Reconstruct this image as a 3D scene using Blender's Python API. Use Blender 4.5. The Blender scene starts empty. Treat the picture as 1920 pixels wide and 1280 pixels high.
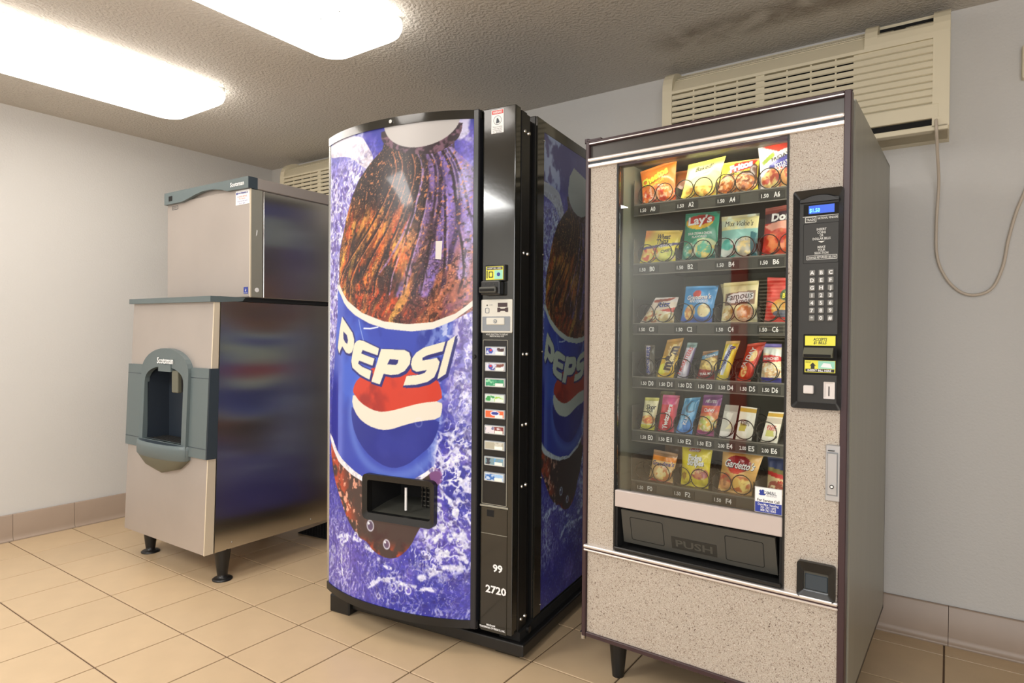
import bpy, bmesh, math, random
import numpy as np
from mathutils import Vector, Matrix
random.seed(7); RNG = np.random.RandomState(11)
S = bpy.context.scene; COL = S.collection
PI = math.pi

# ------------------------------------------------------------------ camera
cam_d = bpy.data.cameras.new('camera'); cam = bpy.data.objects.new('camera', cam_d); COL.objects.link(cam)
cam_d.sensor_width = 36; cam_d.lens = 1183.07/1920*36; cam_d.clip_start = 0.02
Rv = Vector((0.82199911, 0.56942981, 0.00819424)); Uv = Vector((-0.0129584, 0.00431716, 0.99990672)); Fv = Vector((-0.56934132, 0.82202862, -0.0109276))
cam.matrix_world = Matrix(((Rv.x, Uv.x, -Fv.x, 0), (Rv.y, Uv.y, -Fv.y, 0), (Rv.z, Uv.z, -Fv.z, 1.1813), (0, 0, 0, 1)))
S.camera = cam
# ------------------------------------------------------------------ world, lights, exposure
w = bpy.data.worlds.new('world'); S.world = w; w.use_nodes = True
w.node_tree.nodes['Background'].inputs[0].default_value = (0.80, 0.87, 1.0, 1); w.node_tree.nodes['Background'].inputs[1].default_value = 1.0
S.view_settings.view_transform = 'Standard'; S.view_settings.look = 'None'; S.view_settings.gamma = 1; S.view_settings.use_curve_mapping = False
S.view_settings.exposure = 0.0
def area(name, loc, target, sx, sy, power, color):
    l = bpy.data.lights.new(name, 'AREA'); l.shape = 'RECTANGLE'; l.size = sx; l.size_y = sy; l.energy = power; l.color = color
    o = bpy.data.objects.new(name, l); COL.objects.link(o); o.location = loc
    o.rotation_euler = (Vector(target) - Vector(loc)).to_track_quat('-Z', 'Y').to_euler(); return o
area('fill_behind_camera', (0.35, -1.75, 1.35), (-1.4, 2.2, 1.35), 2.2, 1.9, 78, (0.975, 0.975, 0.985))  # large soft fill added behind the camera; no window is built there
area('overhead_fill', (-0.6, -0.6, 2.36), (-0.6, -0.6, 0), 0.5, 1.2, 32, (0.99, 0.98, 0.95))  # added unseen fill from above, evens out the room light
area('overhead_fill_left', (-2.9, -0.9, 2.36), (-2.9, -0.9, 0), 0.5, 1.2, 66, (0.99, 0.98, 0.95))  # another added overhead fill, without a fixture, for the left side
FIXTURE_GLOW = 7.0; MURAL_GLOW = 0.50

# ------------------------------------------------------------------ materials
def lin(c):
    return tuple(((x/255)/12.92 if x/255 <= 0.04045 else ((x/255+0.055)/1.055)**2.4) for x in c[:3])
def mat(name, c, rough=0.5, metal=0.0, spec=0.5, bump=None, var=None, emit=0.0, aniso=None, coat=0.0, rnd=0.0, attr=False):
    m = bpy.data.materials.new(name); m.use_nodes = True; nt = m.node_tree; N = nt.nodes; L = nt.links
    b = N['Principled BSDF']; rgb = lin(c) + (1,)
    b.inputs['Base Color'].default_value = rgb; b.inputs['Roughness'].default_value = rough; b.inputs['Metallic'].default_value = metal
    b.inputs['Specular IOR Level'].default_value = spec; b.inputs['Coat Weight'].default_value = coat; b.inputs['Coat Roughness'].default_value = 0.06
    tc = N.new('ShaderNodeTexCoord'); src = None
    if attr:
        a = N.new('ShaderNodeAttribute'); a.attribute_name = 'Col'; src = a.outputs['Color']
    if var:      # (scale xyz, amount, detail)
        mp = N.new('ShaderNodeMapping'); mp.inputs['Scale'].default_value = var[0]; L.new(tc.outputs['Object'], mp.inputs['Vector'])
        n = N.new('ShaderNodeTexNoise'); n.inputs['Scale'].default_value = 1; n.inputs['Detail'].default_value = var[2] if len(var) > 2 else 4
        L.new(mp.outputs[0], n.inputs['Vector'])
        mr = N.new('ShaderNodeMapRange'); mr.inputs[1].default_value = .3; mr.inputs[2].default_value = .7
        mr.inputs[3].default_value = 1-var[1]; mr.inputs[4].default_value = 1+var[1]; L.new(n.outputs['Fac'], mr.inputs[0])
        mx = N.new('ShaderNodeVectorMath'); mx.operation = 'MULTIPLY'; L.new(mr.outputs[0], mx.inputs[1])
        if src: L.new(src, mx.inputs[0])
        else: mx.inputs[0].default_value = rgb[:3]
        src = mx.outputs[0]
    if rnd:
        oi = N.new('ShaderNodeObjectInfo'); mr = N.new('ShaderNodeMapRange'); mr.inputs[3].default_value = 1-rnd; mr.inputs[4].default_value = 1+rnd
        L.new(oi.outputs['Random'], mr.inputs[0]); mx = N.new('ShaderNodeVectorMath'); mx.operation = 'MULTIPLY'
        if src: L.new(src, mx.inputs[0])
        else: mx.inputs[0].default_value = rgb[:3]
        L.new(mr.outputs[0], mx.inputs[1]); src = mx.outputs[0]
    if src: L.new(src, b.inputs['Base Color'])
    if emit:
        b.inputs['Emission Strength'].default_value = emit
        if src: L.new(src, b.inputs['Emission Color'])
        else: b.inputs['Emission Color'].default_value = rgb
    if bump:     # (scale, strength, detail, distance)
        n = N.new('ShaderNodeTexNoise'); n.inputs['Detail'].default_value = bump[2]; n.inputs['Scale'].default_value = 1
        mp = N.new('ShaderNodeMapping'); sc = bump[0]; mp.inputs['Scale'].default_value = sc if isinstance(sc, tuple) else (sc, sc, sc)
        L.new(tc.outputs['Object'], mp.inputs['Vector']); L.new(mp.outputs[0], n.inputs['Vector'])
        bp = N.new('ShaderNodeBump'); bp.inputs['Strength'].default_value = bump[1]; bp.inputs['Distance'].default_value = bump[3]
        L.new(n.outputs['Fac'], bp.inputs['Height']); L.new(bp.outputs[0], b.inputs['Normal'])
    if aniso:
        b.inputs['Anisotropic'].default_value = aniso[0]; b.inputs['Anisotropic Rotation'].default_value = aniso[1]
        t = N.new('ShaderNodeTangent'); t.direction_type = 'RADIAL'; t.axis = 'Z'; L.new(t.outputs[0], b.inputs['Tangent'])
    return m
M = {}
M['wall'] = mat('wall_paint', (203, 202, 199), 0.62, bump=(110, .35, 4, .004), var=((1.2, 1.2, 1.2), .02))
M['ceiling'] = mat('ceiling_texture', (200, 195, 187), 0.75, bump=(75, .9, 5, .012), var=((.9, .9, .9), .05))
M['tile'] = mat('floor_tile_glaze', (198, 173, 139), 0.33, var=((9, 9, 9), .035), rnd=.03, spec=.45)
M['grout'] = mat('grout', (98, 76, 58), 0.9, var=((30, 30, 30), .12))
M['basetile'] = mat('base_tile_glaze', (160, 142, 126), 0.38, rnd=.03, var=((7, 7, 7), .03))
M['fixture'] = mat('fixture_white', (225, 225, 215), .5)
M['diffuser'] = mat('lit_diffuser', (255, 248, 240), .4, emit=FIXTURE_GLOW, var=((1.4, 1.4, 1.4), .03))
M['ac'] = mat('beige_plastic', (222, 213, 186), .45, var=((6, 6, 6), .02))
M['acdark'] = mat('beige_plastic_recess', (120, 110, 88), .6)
M['black'] = mat('black_satin', (22, 22, 22), .38)
M['matteblack'] = mat('matte_black', (10, 10, 10), .85)
M['gloss'] = mat('black_gloss_enamel', (30, 30, 26), .13, coat=.5, bump=(60, .04, 2, .002))
M['postblack'] = mat('blue_black_enamel', (34, 36, 42), .3)
M['steel'] = mat('steel_bright', (190, 190, 188), .25, metal=1)
M['chrome'] = mat('aluminium_trim', (236, 231, 228), .36, metal=.75)
M['stainless'] = mat('stainless_satin', (184, 176, 170), .45, metal=.6, bump=((2.0, 2.0, 260), .03, 3, .002), var=((2.5, 2.5, 2.5), .05))
M['stainside'] = mat('stainless_brushed', (214, 210, 202), .20, metal=1.0, aniso=(.9, .0), bump=((150, 3.0, 1.5), .02, 3, .001), var=((1.5, 1.5, 4), .08))
M['cream'] = mat('stainless_edge', (226, 214, 190), .5, metal=.35)
M['teal'] = mat('grey_teal_plastic', (92, 104, 106), .42, bump=(260, .1, 2, .002))
M['tealdark'] = mat('dark_teal_plastic', (52, 62, 70), .45)
M['dispenser'] = mat('recess_plastic', (38, 46, 56), .5)
M['bowl'] = mat('olive_grey_plastic', (98, 98, 84), .5)
M['maroon'] = mat('brown_vinyl_trim', (60, 42, 46), .35)
M['sidegrey'] = mat('brushed_grey_laminate', (148, 147, 136), .36, metal=.25, bump=((50, 50, 2), .03, 3, .002), var=((14, 14, .7), .05))
M['topgrey'] = mat('smoked_panel', (74, 71, 68), .3)
M['white'] = mat('white_print', (236, 236, 236), .5)
M['whitedim'] = mat('legend_print', (205, 205, 200), .5)
M['offwhite'] = mat('offwhite_plastic', (214, 208, 204), .4)
M['strip'] = mat('pale_aluminium_strip', (198, 188, 184), .38, metal=.3)
M['silver'] = mat('silver_paint', (188, 190, 192), .35, metal=.6)
M['lightplastic'] = mat('pale_plastic', (208, 206, 196), .4)
M['greyplastic'] = mat('grey_plastic', (134, 140, 146), .45)
M['key'] = mat('grey_key', (122, 122, 118), .45)
M['yellow'] = mat('yellow_sticker', (226, 222, 74), .45)
M['mint'] = mat('mint_print', (150, 212, 190), .45)
M['red'] = mat('red_print', (208, 62, 56), .45)
M['redframe'] = mat('red_door_paint', (186, 52, 28), .4)
M['blue'] = mat('blue_print', (38, 58, 146), .45)
M['orange'] = mat('orange_print', (238, 108, 66), .4)
M['display'] = mat('lit_display', (38, 82, 190), .3, emit=.7)
M['digits'] = mat('lit_digits', (110, 225, 255), .3, emit=1.4)
M['interior'] = mat('cabinet_liner', (122, 124, 110), .5)
M['tray'] = mat('tray_steel', (120, 118, 112), .4, metal=.4)
M['strip_grey'] = mat('price_channel', (70, 70, 64), .45)
M['flapgrey'] = mat('charcoal_plastic', (66, 66, 62), .42, bump=(200, .1, 2, .001))
M['tag'] = mat('black_tag', (40, 40, 37), .5)
M['coil'] = mat('coil_wire', (62, 58, 54), .35, metal=.7)
M['tube'] = mat('lit_cabinet_tube', (255, 248, 232), .4, emit=32.0)
M['tubefill'] = mat('lit_fill_tube', (255, 250, 238), .4, emit=11.0)  # glow of the added fill tube beside the shelves
M['cord'] = mat('cord_vinyl', (196, 184, 168), .5)
M['art'] = mat('printed_wrapper', (255, 255, 255), .3, attr=True, coat=.25)
M['sheet'] = mat('printed_sheet', (255, 255, 255), .45, attr=True)
M['mural'] = mat('backlit_printed_panel', (255, 255, 255), .35, attr=True, emit=MURAL_GLOW, coat=.2)
_n = M['mural'].node_tree; _b = _n.nodes['Principled BSDF']; _m = _n.nodes.new('ShaderNodeVectorMath'); _m.operation = 'SCALE'; _m.inputs[3].default_value = .45     # translucent sheet: reflects about half
_n.links.new(_b.inputs['Base Color'].links[0].from_socket, _m.inputs[0]); _n.links.new(_m.outputs[0], _b.inputs['Base Color'])
M['sidemural'] = mat('printed_side_panel', (255, 255, 255), .3, attr=True, coat=.4)
def speckle():
    m = mat('speckled_laminate', (180, 171, 158), .42, var=((3, 3, 3), .03)); nt = m.node_tree; N = nt.nodes; L = nt.links; b = N['Principled BSDF']
    src = b.inputs['Base Color'].links[0].from_socket; tc = N.new('ShaderNodeTexCoord')
    for sc, lo, hi, col in ((330, .61, .67, (118, 98, 84)), (480, .57, .66, (152, 132, 116)), (220, .66, .71, (100, 84, 74)), (400, .60, .70, (212, 204, 194))):
        n = N.new('ShaderNodeTexNoise'); n.inputs['Scale'].default_value = sc; n.inputs['Detail'].default_value = 1.0; n.inputs['Distortion'].default_value = .6
        L.new(tc.outputs['Object'], n.inputs['Vector'])
        mr = N.new('ShaderNodeMapRange'); mr.inputs[1].default_value = lo; mr.inputs[2].default_value = hi; L.new(n.outputs['Fac'], mr.inputs[0])
        mx = N.new('ShaderNodeMix'); mx.data_type = 'RGBA'; mx.inputs[7].default_value = lin(col) + (1,); L.new(mr.outputs[0], mx.inputs[0]); L.new(src, mx.inputs[6]); src = mx.outputs[2]
    L.new(src, b.inputs['Base Color']); return m
M['stone'] = speckle()
def glass():
    m = bpy.data.materials.new('window_glass'); m.use_nodes = True; nt = m.node_tree; N = nt.nodes; L = nt.links; N.clear()
    o = N.new('ShaderNodeOutputMaterial'); t = N.new('ShaderNodeBsdfTransparent'); t.inputs[0].default_value = (.95, .96, .94, 1)
    g = N.new('ShaderNodeBsdfGlossy'); g.inputs['Roughness'].default_value = .01; f = N.new('ShaderNodeFresnel'); f.inputs[0].default_value = 1.6
    mx = N.new('ShaderNodeMixShader'); L.new(f.outputs[0], mx.inputs[0]); L.new(t.outputs[0], mx.inputs[1]); L.new(g.outputs[0], mx.inputs[2]); L.new(mx.outputs[0], o.inputs[0]); return m
M['glass'] = glass()

# ------------------------------------------------------------------ mesh building
class MB:
    def __init__(s): s.v = []; s.f = []; s.mi = []; s.mats = []; s.sm = []; s.col = None
    def idx(s, m):
        m = M[m] if isinstance(m, str) else m
        if m not in s.mats: s.mats.append(m)
        return s.mats.index(m)
    def add(s, vs, fs, m, smooth=False):
        o = len(s.v); s.v += [tuple(p) for p in vs]; k = s.idx(m)
        for f in fs: s.f.append(tuple(i+o for i in f)); s.mi.append(k); s.sm.append(smooth)
    def bm(s, bm, m, smooth=False, mtx=None):
        bm.verts.ensure_lookup_table(); bm.verts.index_update()
        s.add([(mtx @ v.co) if mtx else v.co[:] for v in bm.verts], [[v.index for v in f.verts] for f in bm.faces], m, smooth); bm.free()
    def box(s, x0, y0, z0, x1, y1, z1, m, bev=0, seg=2):
        x0, x1 = sorted((x0, x1)); y0, y1 = sorted((y0, y1)); z0, z1 = sorted((z0, z1))
        if not bev:
            v = [(x0, y0, z0), (x1, y0, z0), (x1, y1, z0), (x0, y1, z0), (x0, y0, z1), (x1, y0, z1), (x1, y1, z1), (x0, y1, z1)]
            s.add(v, [(0, 3, 2, 1), (4, 5, 6, 7), (0, 1, 5, 4), (1, 2, 6, 5), (2, 3, 7, 6), (3, 0, 4, 7)], m); return s
        b = bmesh.new(); bmesh.ops.create_cube(b, size=1)
        for q in b.verts: q.co = Vector(((x0+x1)/2 + q.co.x*(x1-x0), (y0+y1)/2 + q.co.y*(y1-y0), (z0+z1)/2 + q.co.z*(z1-z0)))
        bmesh.ops.bevel(b, geom=list(b.edges), offset=bev, segments=seg, profile=.5, affect='EDGES'); s.bm(b, m); return s
    def prism(s, pts, y0, y1, m, smooth=False):          # polygon in x,z pulled along y
        n = len(pts); v = [(x, y0, z) for x, z in pts] + [(x, y1, z) for x, z in pts]
        s.add(v, [tuple(range(n)), tuple(range(2*n-1, n-1, -1))] , m); s.add(v, [(i, i+n, (i+1) % n+n, (i+1) % n) for i in range(n)], m, smooth); return s
    def xprism(s, pts, x0, x1, m, smooth=False):         # polygon in y,z pulled along x
        n = len(pts); v = [(x0, y, z) for y, z in pts] + [(x1, y, z) for y, z in pts]
        s.add(v, [tuple(range(n)), tuple(range(2*n-1, n-1, -1))], m); s.add(v, [(i, (i+1) % n, (i+1) % n+n, i+n) for i in range(n)], m, smooth); return s
    def ring(s, outer, inner, y0, y1, m, inner_y=None, fn=None):   # frame between two loops of equal length
        n = len(outer); iy = y0 if inner_y is None else inner_y
        loops = [[(x, y1, z) for x, z in outer], [(x, y0, z) for x, z in outer], [(x, iy, z) for x, z in inner], [(x, y1, z) for x, z in inner]]
        v = sum(loops, [])
        if fn: v = [fn(*p) for p in v]
        s.add(v, [(k*n+i, k*n+(i+1) % n, (k+1)*n+(i+1) % n, (k+1)*n+i) for k in range(3) for i in range(n)], m); return s
    def cyl(s, p0, p1, r0, r1=None, seg=16, m='black', caps=True, smooth=True):
        r1 = r0 if r1 is None else r1; p0 = Vector(p0); p1 = Vector(p1); d = (p1-p0).normalized(); a = d.orthogonal().normalized(); b = d.cross(a)
        v = [p + (a*math.cos(2*PI*i/seg) + b*math.sin(2*PI*i/seg))*r for p, r in ((p0, r0), (p1, r1)) for i in range(seg)]
        s.add(v, [(i, (i+1) % seg, (i+1) % seg+seg, i+seg) for i in range(seg)], m, smooth)
        if caps: s.add(v, [tuple(range(seg-1, -1, -1)), tuple(range(seg, 2*seg))], m)
        return s
    def tube(s, pts, r, seg=6, m='black', closed=False):
        P = [Vector(p) for p in pts]; n = len(P); v = []; prev = None
        for i, p in enumerate(P):
            t = (P[(i+1) % n]-P[i-1]) if closed else (P[min(i+1, n-1)]-P[max(i-1, 0)])
            t.normalize()
            if prev is None: a = t.orthogonal().normalized()
            else: a = (prev - t*prev.dot(t)).normalized()
            prev = a; b = t.cross(a)
            v += [p + (a*math.cos(2*PI*k/seg)+b*math.sin(2*PI*k/seg))*r for k in range(seg)]
        s.add(v, [(i*seg+k, i*seg+(k+1) % seg, ((i+1) % n)*seg+(k+1) % seg, ((i+1) % n)*seg+k) for i in range(n if closed else n-1) for k in range(seg)], m, True)
        if not closed: s.add(v, [tuple(range(seg)), tuple(range((n-1)*seg, n*seg))], m)
        return s
    def lathe(s, prof, c, m, seg=20):                    # profile (r,z) about a vertical axis at c
        v = [(c[0]+r*math.cos(2*PI*i/seg), c[1]+r*math.sin(2*PI*i/seg), c[2]+z) for r, z in prof for i in range(seg)]
        n = len(prof); s.add(v, [(k*seg+i, k*seg+(i+1) % seg, (k+1)*seg+(i+1) % seg, (k+1)*seg+i) for k in range(n-1) for i in range(seg)], m, True)
        s.add(v, [tuple(range(seg)), tuple(range((n-1)*seg, n*seg))], m); return s
    def text(s, t, cx, cz, h, m, y=0.0, width=None, shear=0, bold=0.0, rot=0, fn=None, align='c'):   # flat lettering in the x,z plane
        V, F = text_mesh(t, shear, bold); 
        if not V: return s
        xs = [p[0] for p in V]; ys = [p[1] for p in V]; w0 = max(xs)-min(xs); h0 = 0.70
        k = h/h0; kx = k if width is None else width/w0
        ox = (min(xs)+max(xs))/2 if align == 'c' else min(xs)
        c, sn = math.cos(rot), math.sin(rot); out = []
        for p in V:
            x = (p[0]-ox)*kx; z = (p[1]-0.35)*k
            X, Z = cx + x*c - z*sn, cz + x*sn + z*c
            out.append(fn(X, Z) if fn else (X, y, Z))
        s.add(out, F, m); return s
    def build(s, name, parent=None, mtx=None):
        me = bpy.data.meshes.new(name); me.from_pydata(s.v, [], s.f); me.update()
        for m in s.mats: me.materials.append(m)
        me.polygons.foreach_set('material_index', s.mi); me.polygons.foreach_set('use_smooth', s.sm)
        o = bpy.data.objects.new(name, me); COL.objects.link(o)
        if parent: o.parent = parent
        if mtx: o.matrix_local = mtx
        return o
TX = {}
def text_mesh(t, shear=0, bold=0.0):
    key = (t, shear, bold)
    if key in TX: return TX[key]
    cu = bpy.data.curves.new('t', 'FONT'); cu.body = t; cu.size = 1; cu.resolution_u = 2; cu.shear = shear; cu.offset = bold; cu.fill_mode = 'BOTH'
    o = bpy.data.objects.new('t', cu); me = bpy.data.meshes.new_from_object(o)
    V = [(v.co.x, v.co.y) for v in me.vertices]; F = [tuple(p.vertices) for p in me.polygons]
    bpy.data.objects.remove(o); bpy.data.curves.remove(cu); bpy.data.meshes.remove(me); TX[key] = (V, F); return TX[key]
def tag(o, label=None, cat=None, group=None, kind=None):
    if label: o['label'] = label
    if cat: o['category'] = cat
    if group: o['group'] = group
    if kind: o['kind'] = kind
    return o
def empty(name, loc, rz=0, parent=None):
    o = bpy.data.objects.new(name, None); COL.objects.link(o); o.location = loc; o.rotation_euler = (0, 0, rz); o.empty_display_size = .1
    if parent: o.parent = parent
    return o
def struct(o): o['kind'] = 'structure'; return o
def copy_tree(o, parent=None):
    c = o.copy(); COL.objects.link(c)
    if parent: c.parent = parent
    for ch in list(o.children): copy_tree(ch, c)
    return c
def rrect(x0, z0, x1, z1, r, n=5):
    x0, x1 = sorted((x0, x1)); z0, z1 = sorted((z0, z1)); out = []
    for cx, cz, a in ((x1-r, z1-r, 0), (x0+r, z1-r, 90), (x0+r, z0+r, 180), (x1-r, z0+r, 270)):
        for i in range(n+1): t = math.radians(a+90*i/n); out.append((cx+r*math.cos(t), cz+r*math.sin(t)))
    return out

# ------------------------------------------------------------------ painting on vertex grids
def hashn(ix, iy, sd):
    h = np.sin(ix*127.1 + iy*311.7 + sd*74.7)*43758.5453; return h-np.floor(h)
def vnoise(x, y, sd=0):
    ix = np.floor(x); iy = np.floor(y); fx = x-ix; fy = y-iy; fx = fx*fx*(3-2*fx); fy = fy*fy*(3-2*fy)
    a = hashn(ix, iy, sd); b = hashn(ix+1, iy, sd); c = hashn(ix, iy+1, sd); d = hashn(ix+1, iy+1, sd)
    return (a*(1-fx)+b*fx)*(1-fy)+(c*(1-fx)+d*fx)*fy
def fbm(x, y, sd=0, o=4):
    r = 0; a = .5; t = 0
    for i in range(o): r = r + a*vnoise(x*2**i, y*2**i, sd+i*3); t += a; a *= .5
    return r/t
def worley(x, y, sd=0):
    ix = np.floor(x); iy = np.floor(y); best = np.full(x.shape, 9.); b2 = np.full(x.shape, 9.); rid = np.zeros(x.shape)
    for dx in (-1, 0, 1):
        for dy in (-1, 0, 1):
            cx = ix+dx; cy = iy+dy; px = cx+hashn(cx, cy, sd); py = cy+hashn(cx, cy, sd+9); d = np.hypot(px-x, py-y)
            n = d < best; b2 = np.where(n, best, np.minimum(b2, d)); rid = np.where(n, hashn(cx, cy, sd+5), rid); best = np.where(n, d, best)
    return best, b2, rid
def inpoly(x, y, P):
    r = np.zeros(x.shape, bool); xs = [p[0] for p in P]; ys = [p[1] for p in P]
    bb = (x >= min(xs)) & (x <= max(xs)) & (y >= min(ys)) & (y <= max(ys))
    X = x[bb]; Y = y[bb]; q = np.zeros(X.shape, bool)
    for i in range(len(P)):
        x1, y1 = P[i]; x2, y2 = P[i-1]
        if y1 == y2: continue
        q ^= ((y1 > Y) != (y2 > Y)) & (X < (x2-x1)*(Y-y1)/(y2-y1)+x1)
    r[bb] = q; return r
def smooth_poly(P, n=2):
    for _ in range(n):
        Q = []
        for i in range(len(P)):
            a = P[i]; b = P[(i+1) % len(P)]; Q += [(a[0]*.75+b[0]*.25, a[1]*.75+b[1]*.25), (a[0]*.25+b[0]*.75, a[1]*.25+b[1]*.75)]
        P = Q
    return P
def c3(c): return np.array(c, float)
def mixc(img, mask, c, a=1.0):
    m = (mask*a)[..., None] if not np.isscalar(mask) else mask*a
    c = c3(c) if not isinstance(c, np.ndarray) else c
    return img*(1-m)+c*m
def sstep(a, b, x): t = np.clip((x-a)/(b-a), 0, 1); return t*t*(3-2*t)
def seglines(x, y, P, wd):
    d = np.full(x.shape, 9.)
    for (x1, y1), (x2, y2) in zip(P[:-1], P[1:]):
        dx, dy = x2-x1, y2-y1; t = np.clip(((x-x1)*dx+(y-y1)*dy)/(dx*dx+dy*dy+1e-12), 0, 1); d = np.minimum(d, np.hypot(x-x1-t*dx, y-y1-t*dy))
    return 1-sstep(wd*.6, wd*1.4, d)
def set_cols(o, rgb255):
    me = o.data; c = rgb255.reshape(-1, 3)/255.; c = np.clip(c, 0, 1); l = np.where(c <= .04045, c/12.92, ((c+.055)/1.055)**2.4)
    a = me.color_attributes.new('Col', 'FLOAT_COLOR', 'POINT'); a.data.foreach_set('color', np.concatenate([l, np.ones((len(l), 1))], 1).astype(np.float32).ravel())
def grid_obj(name, fn, nx, ny, colors, m, parent, hole=None, smooth=True):
    # fn(i-array s, j-array t)->(x,y,z) arrays; colors (ny,nx,3)
    s, t = np.meshgrid(np.linspace(0, 1, nx), np.linspace(0, 1, ny)); X, Y, Z = fn(s, t)
    co = np.stack([X, Y, Z], -1).reshape(-1, 3); j, i = np.meshgrid(np.arange(ny-1), np.arange(nx-1), indexing='ij'); a = (j*nx+i)
    q = np.stack([a, a+1, a+nx+1, a+nx], -1).reshape(-1, 4)
    if hole is not None:
        keep = ~(hole[:-1, :-1] & hole[1:, 1:] & hole[1:, :-1] & hole[:-1, 1:]).reshape(-1); q = q[keep]
    me = bpy.data.meshes.new(name); me.vertices.add(len(co)); me.vertices.foreach_set('co', co.astype(np.float32).ravel())
    me.loops.add(q.size); me.loops.foreach_set('vertex_index', q.astype(np.int32).ravel()); me.polygons.add(len(q))
    me.polygons.foreach_set('loop_start', np.arange(0, q.size, 4, dtype=np.int32)); me.polygons.foreach_set('use_smooth', np.full(len(q), smooth))
    me.update(calc_edges=True); me.materials.append(M[m]); o = bpy.data.objects.new(name, me); COL.objects.link(o); o.parent = parent
    set_cols(o, colors); return o

# ================================================================== ROOM
A, B, H = -4.334, 2.970, 2.44; XR, YF = 2.3, -2.0
def shell(name, args, m):
    b = MB(); b.box(*args, m); return struct(b.build(name))
floor = shell('floor', (A-.1, YF-.1, -.12, XR+.1, B+.1, -.0035), 'grout')
def stain(m, x0, x1, yc, wd, col, amt):
    nt = m.node_tree; N = nt.nodes; L = nt.links; b = N['Principled BSDF']; src = b.inputs['Base Color'].links[0].from_socket
    tc = N.new('ShaderNodeTexCoord'); sp = N.new('ShaderNodeSeparateXYZ'); L.new(tc.outputs['Object'], sp.inputs[0])
    n = N.new('ShaderNodeTexNoise'); n.inputs['Scale'].default_value = 7; L.new(tc.outputs['Object'], n.inputs['Vector'])
    def math_(op, a, c):
        q = N.new('ShaderNodeMath'); q.operation = op
        for i_, v_ in enumerate((a, c)):
            if isinstance(v_, (int, float)): q.inputs[i_].default_value = v_
            else: L.new(v_, q.inputs[i_])
        return q.outputs[0]
    def mr(v_, a, c):
        q = N.new('ShaderNodeMapRange'); q.interpolation_type = 'SMOOTHSTEP'; q.inputs[1].default_value = a; q.inputs[2].default_value = c; L.new(v_, q.inputs[0]); return q.outputs[0]
    dist = math_('ABSOLUTE', math_('SUBTRACT', sp.outputs[1], yc), 0)
    mk = math_('MULTIPLY', math_('SUBTRACT', 1, mr(dist, 0, wd)), math_('MULTIPLY', mr(sp.outputs[0], x0, x0+.25), math_('SUBTRACT', 1, mr(sp.outputs[0], x1-.3, x1))))
    mk = math_('MULTIPLY', mk, math_('MULTIPLY', mr(n.outputs['Fac'], .25, .6), amt))
    mx = N.new('ShaderNodeMix'); mx.data_type = 'RGBA'; mx.inputs[7].default_value = lin(col)+(1,); L.new(mk, mx.inputs[0]); L.new(src, mx.inputs[6]); L.new(mx.outputs[2], b.inputs['Base Color'])
stain(M['ceiling'], -1.15, .15, 2.62, .16, (112, 98, 82), .75)
shell('ceiling', (A-.1, YF-.1, H, XR+.1, B+.1, H+.1), 'ceiling')
shell('wall_left', (A-.1, YF-.1, 0, A, B+.1, H), 'wall')
shell('wall_back', (A, B, 0, XR, B+.1, H), 'wall')
shell('wall_right', (XR, YF, 0, XR+.1, B+.1, H), 'wall')
wf = MB()
wf.box(A, YF-.1, 0, -1.86, YF, H, 'wall'); wf.box(-.80, YF-.1, 0, XR, YF, H, 'wall'); wf.box(-1.86, YF-.1, 2.05, -.80, YF, H, 'wall'); struct(wf.build('wall_front'))
dr = MB()
for x0, x1 in ((-1.86, -1.72), (-.94, -.80)): dr.box(x0, YF-.06, 0, x1, YF+.03, 2.05, 'redframe', .004)
dr.box(-1.72, YF-.06, 1.93, -.94, YF+.03, 2.05, 'redframe', .004); D1 = struct(dr.build('door_1'))
MB().box(-1.72, YF-.05, 0, -.94, YF-.01, 1.93, 'sidegrey').build('door_leaf', D1)
fv = MB(); fv.box(-1.62, YF-.01, 1.12, -1.34, YF+.012, 1.70, 'acdark'); fv.build('vent_panel', D1)
for k in range(18): MB().box(-1.61, YF+.01, 1.14+k*.031, -1.35, YF+.024, 1.152+k*.031, 'ac').build('slat', D1)
# tiles
x0t, dx, y0t, dy = -4.293, .3066, .983, .3099; g = .0029
tb = MB(); tb.box(g, g, -.008, dx-g, dy-g, 0, 'tile', .0012, 1); tmesh = tb.build('tile', floor); TM = tmesh.data
nt = 0
def put_tile(px, py, full=True, sx=1, sy=1):
    global nt
    o = tmesh if nt == 0 else bpy.data.objects.new('tile', TM)
    if nt: COL.objects.link(o); o.parent = floor
    o.location = (px, py, 0); o.scale = (sx, sy, 1); nt += 1
rest = MB()
for i in range(-1, 22):
    for j in range(-10, 7):
        px = x0t+i*dx; py = y0t+j*dy; sx = sy = 1
        if i == -1: sx = (x0t-A)/dx; px = A
        if py+dy > B: sy = (B-py)/dy
        if px+dx > XR or py < YF: continue
        cx, cy = px+dx/2, py+dy/2; r = (Vector((cx, cy, 0))-Vector((0, 0, 1.18))); zf = r.dot(Fv)
        vis = zf > .3 and abs(1183*r.dot(Rv)/zf) < 1150 and -1183*r.dot(Uv)/zf < 900 and not (cx > .75)
        if vis: put_tile(px, py, sx=sx, sy=sy)
        else: rest.box(px+g, py+g, -.008, px+dx*sx-g, py+dy*sy-g, 0, 'tile')
ro = rest.build('tile_field', floor); ro['kind'] = 'stuff'
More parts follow.
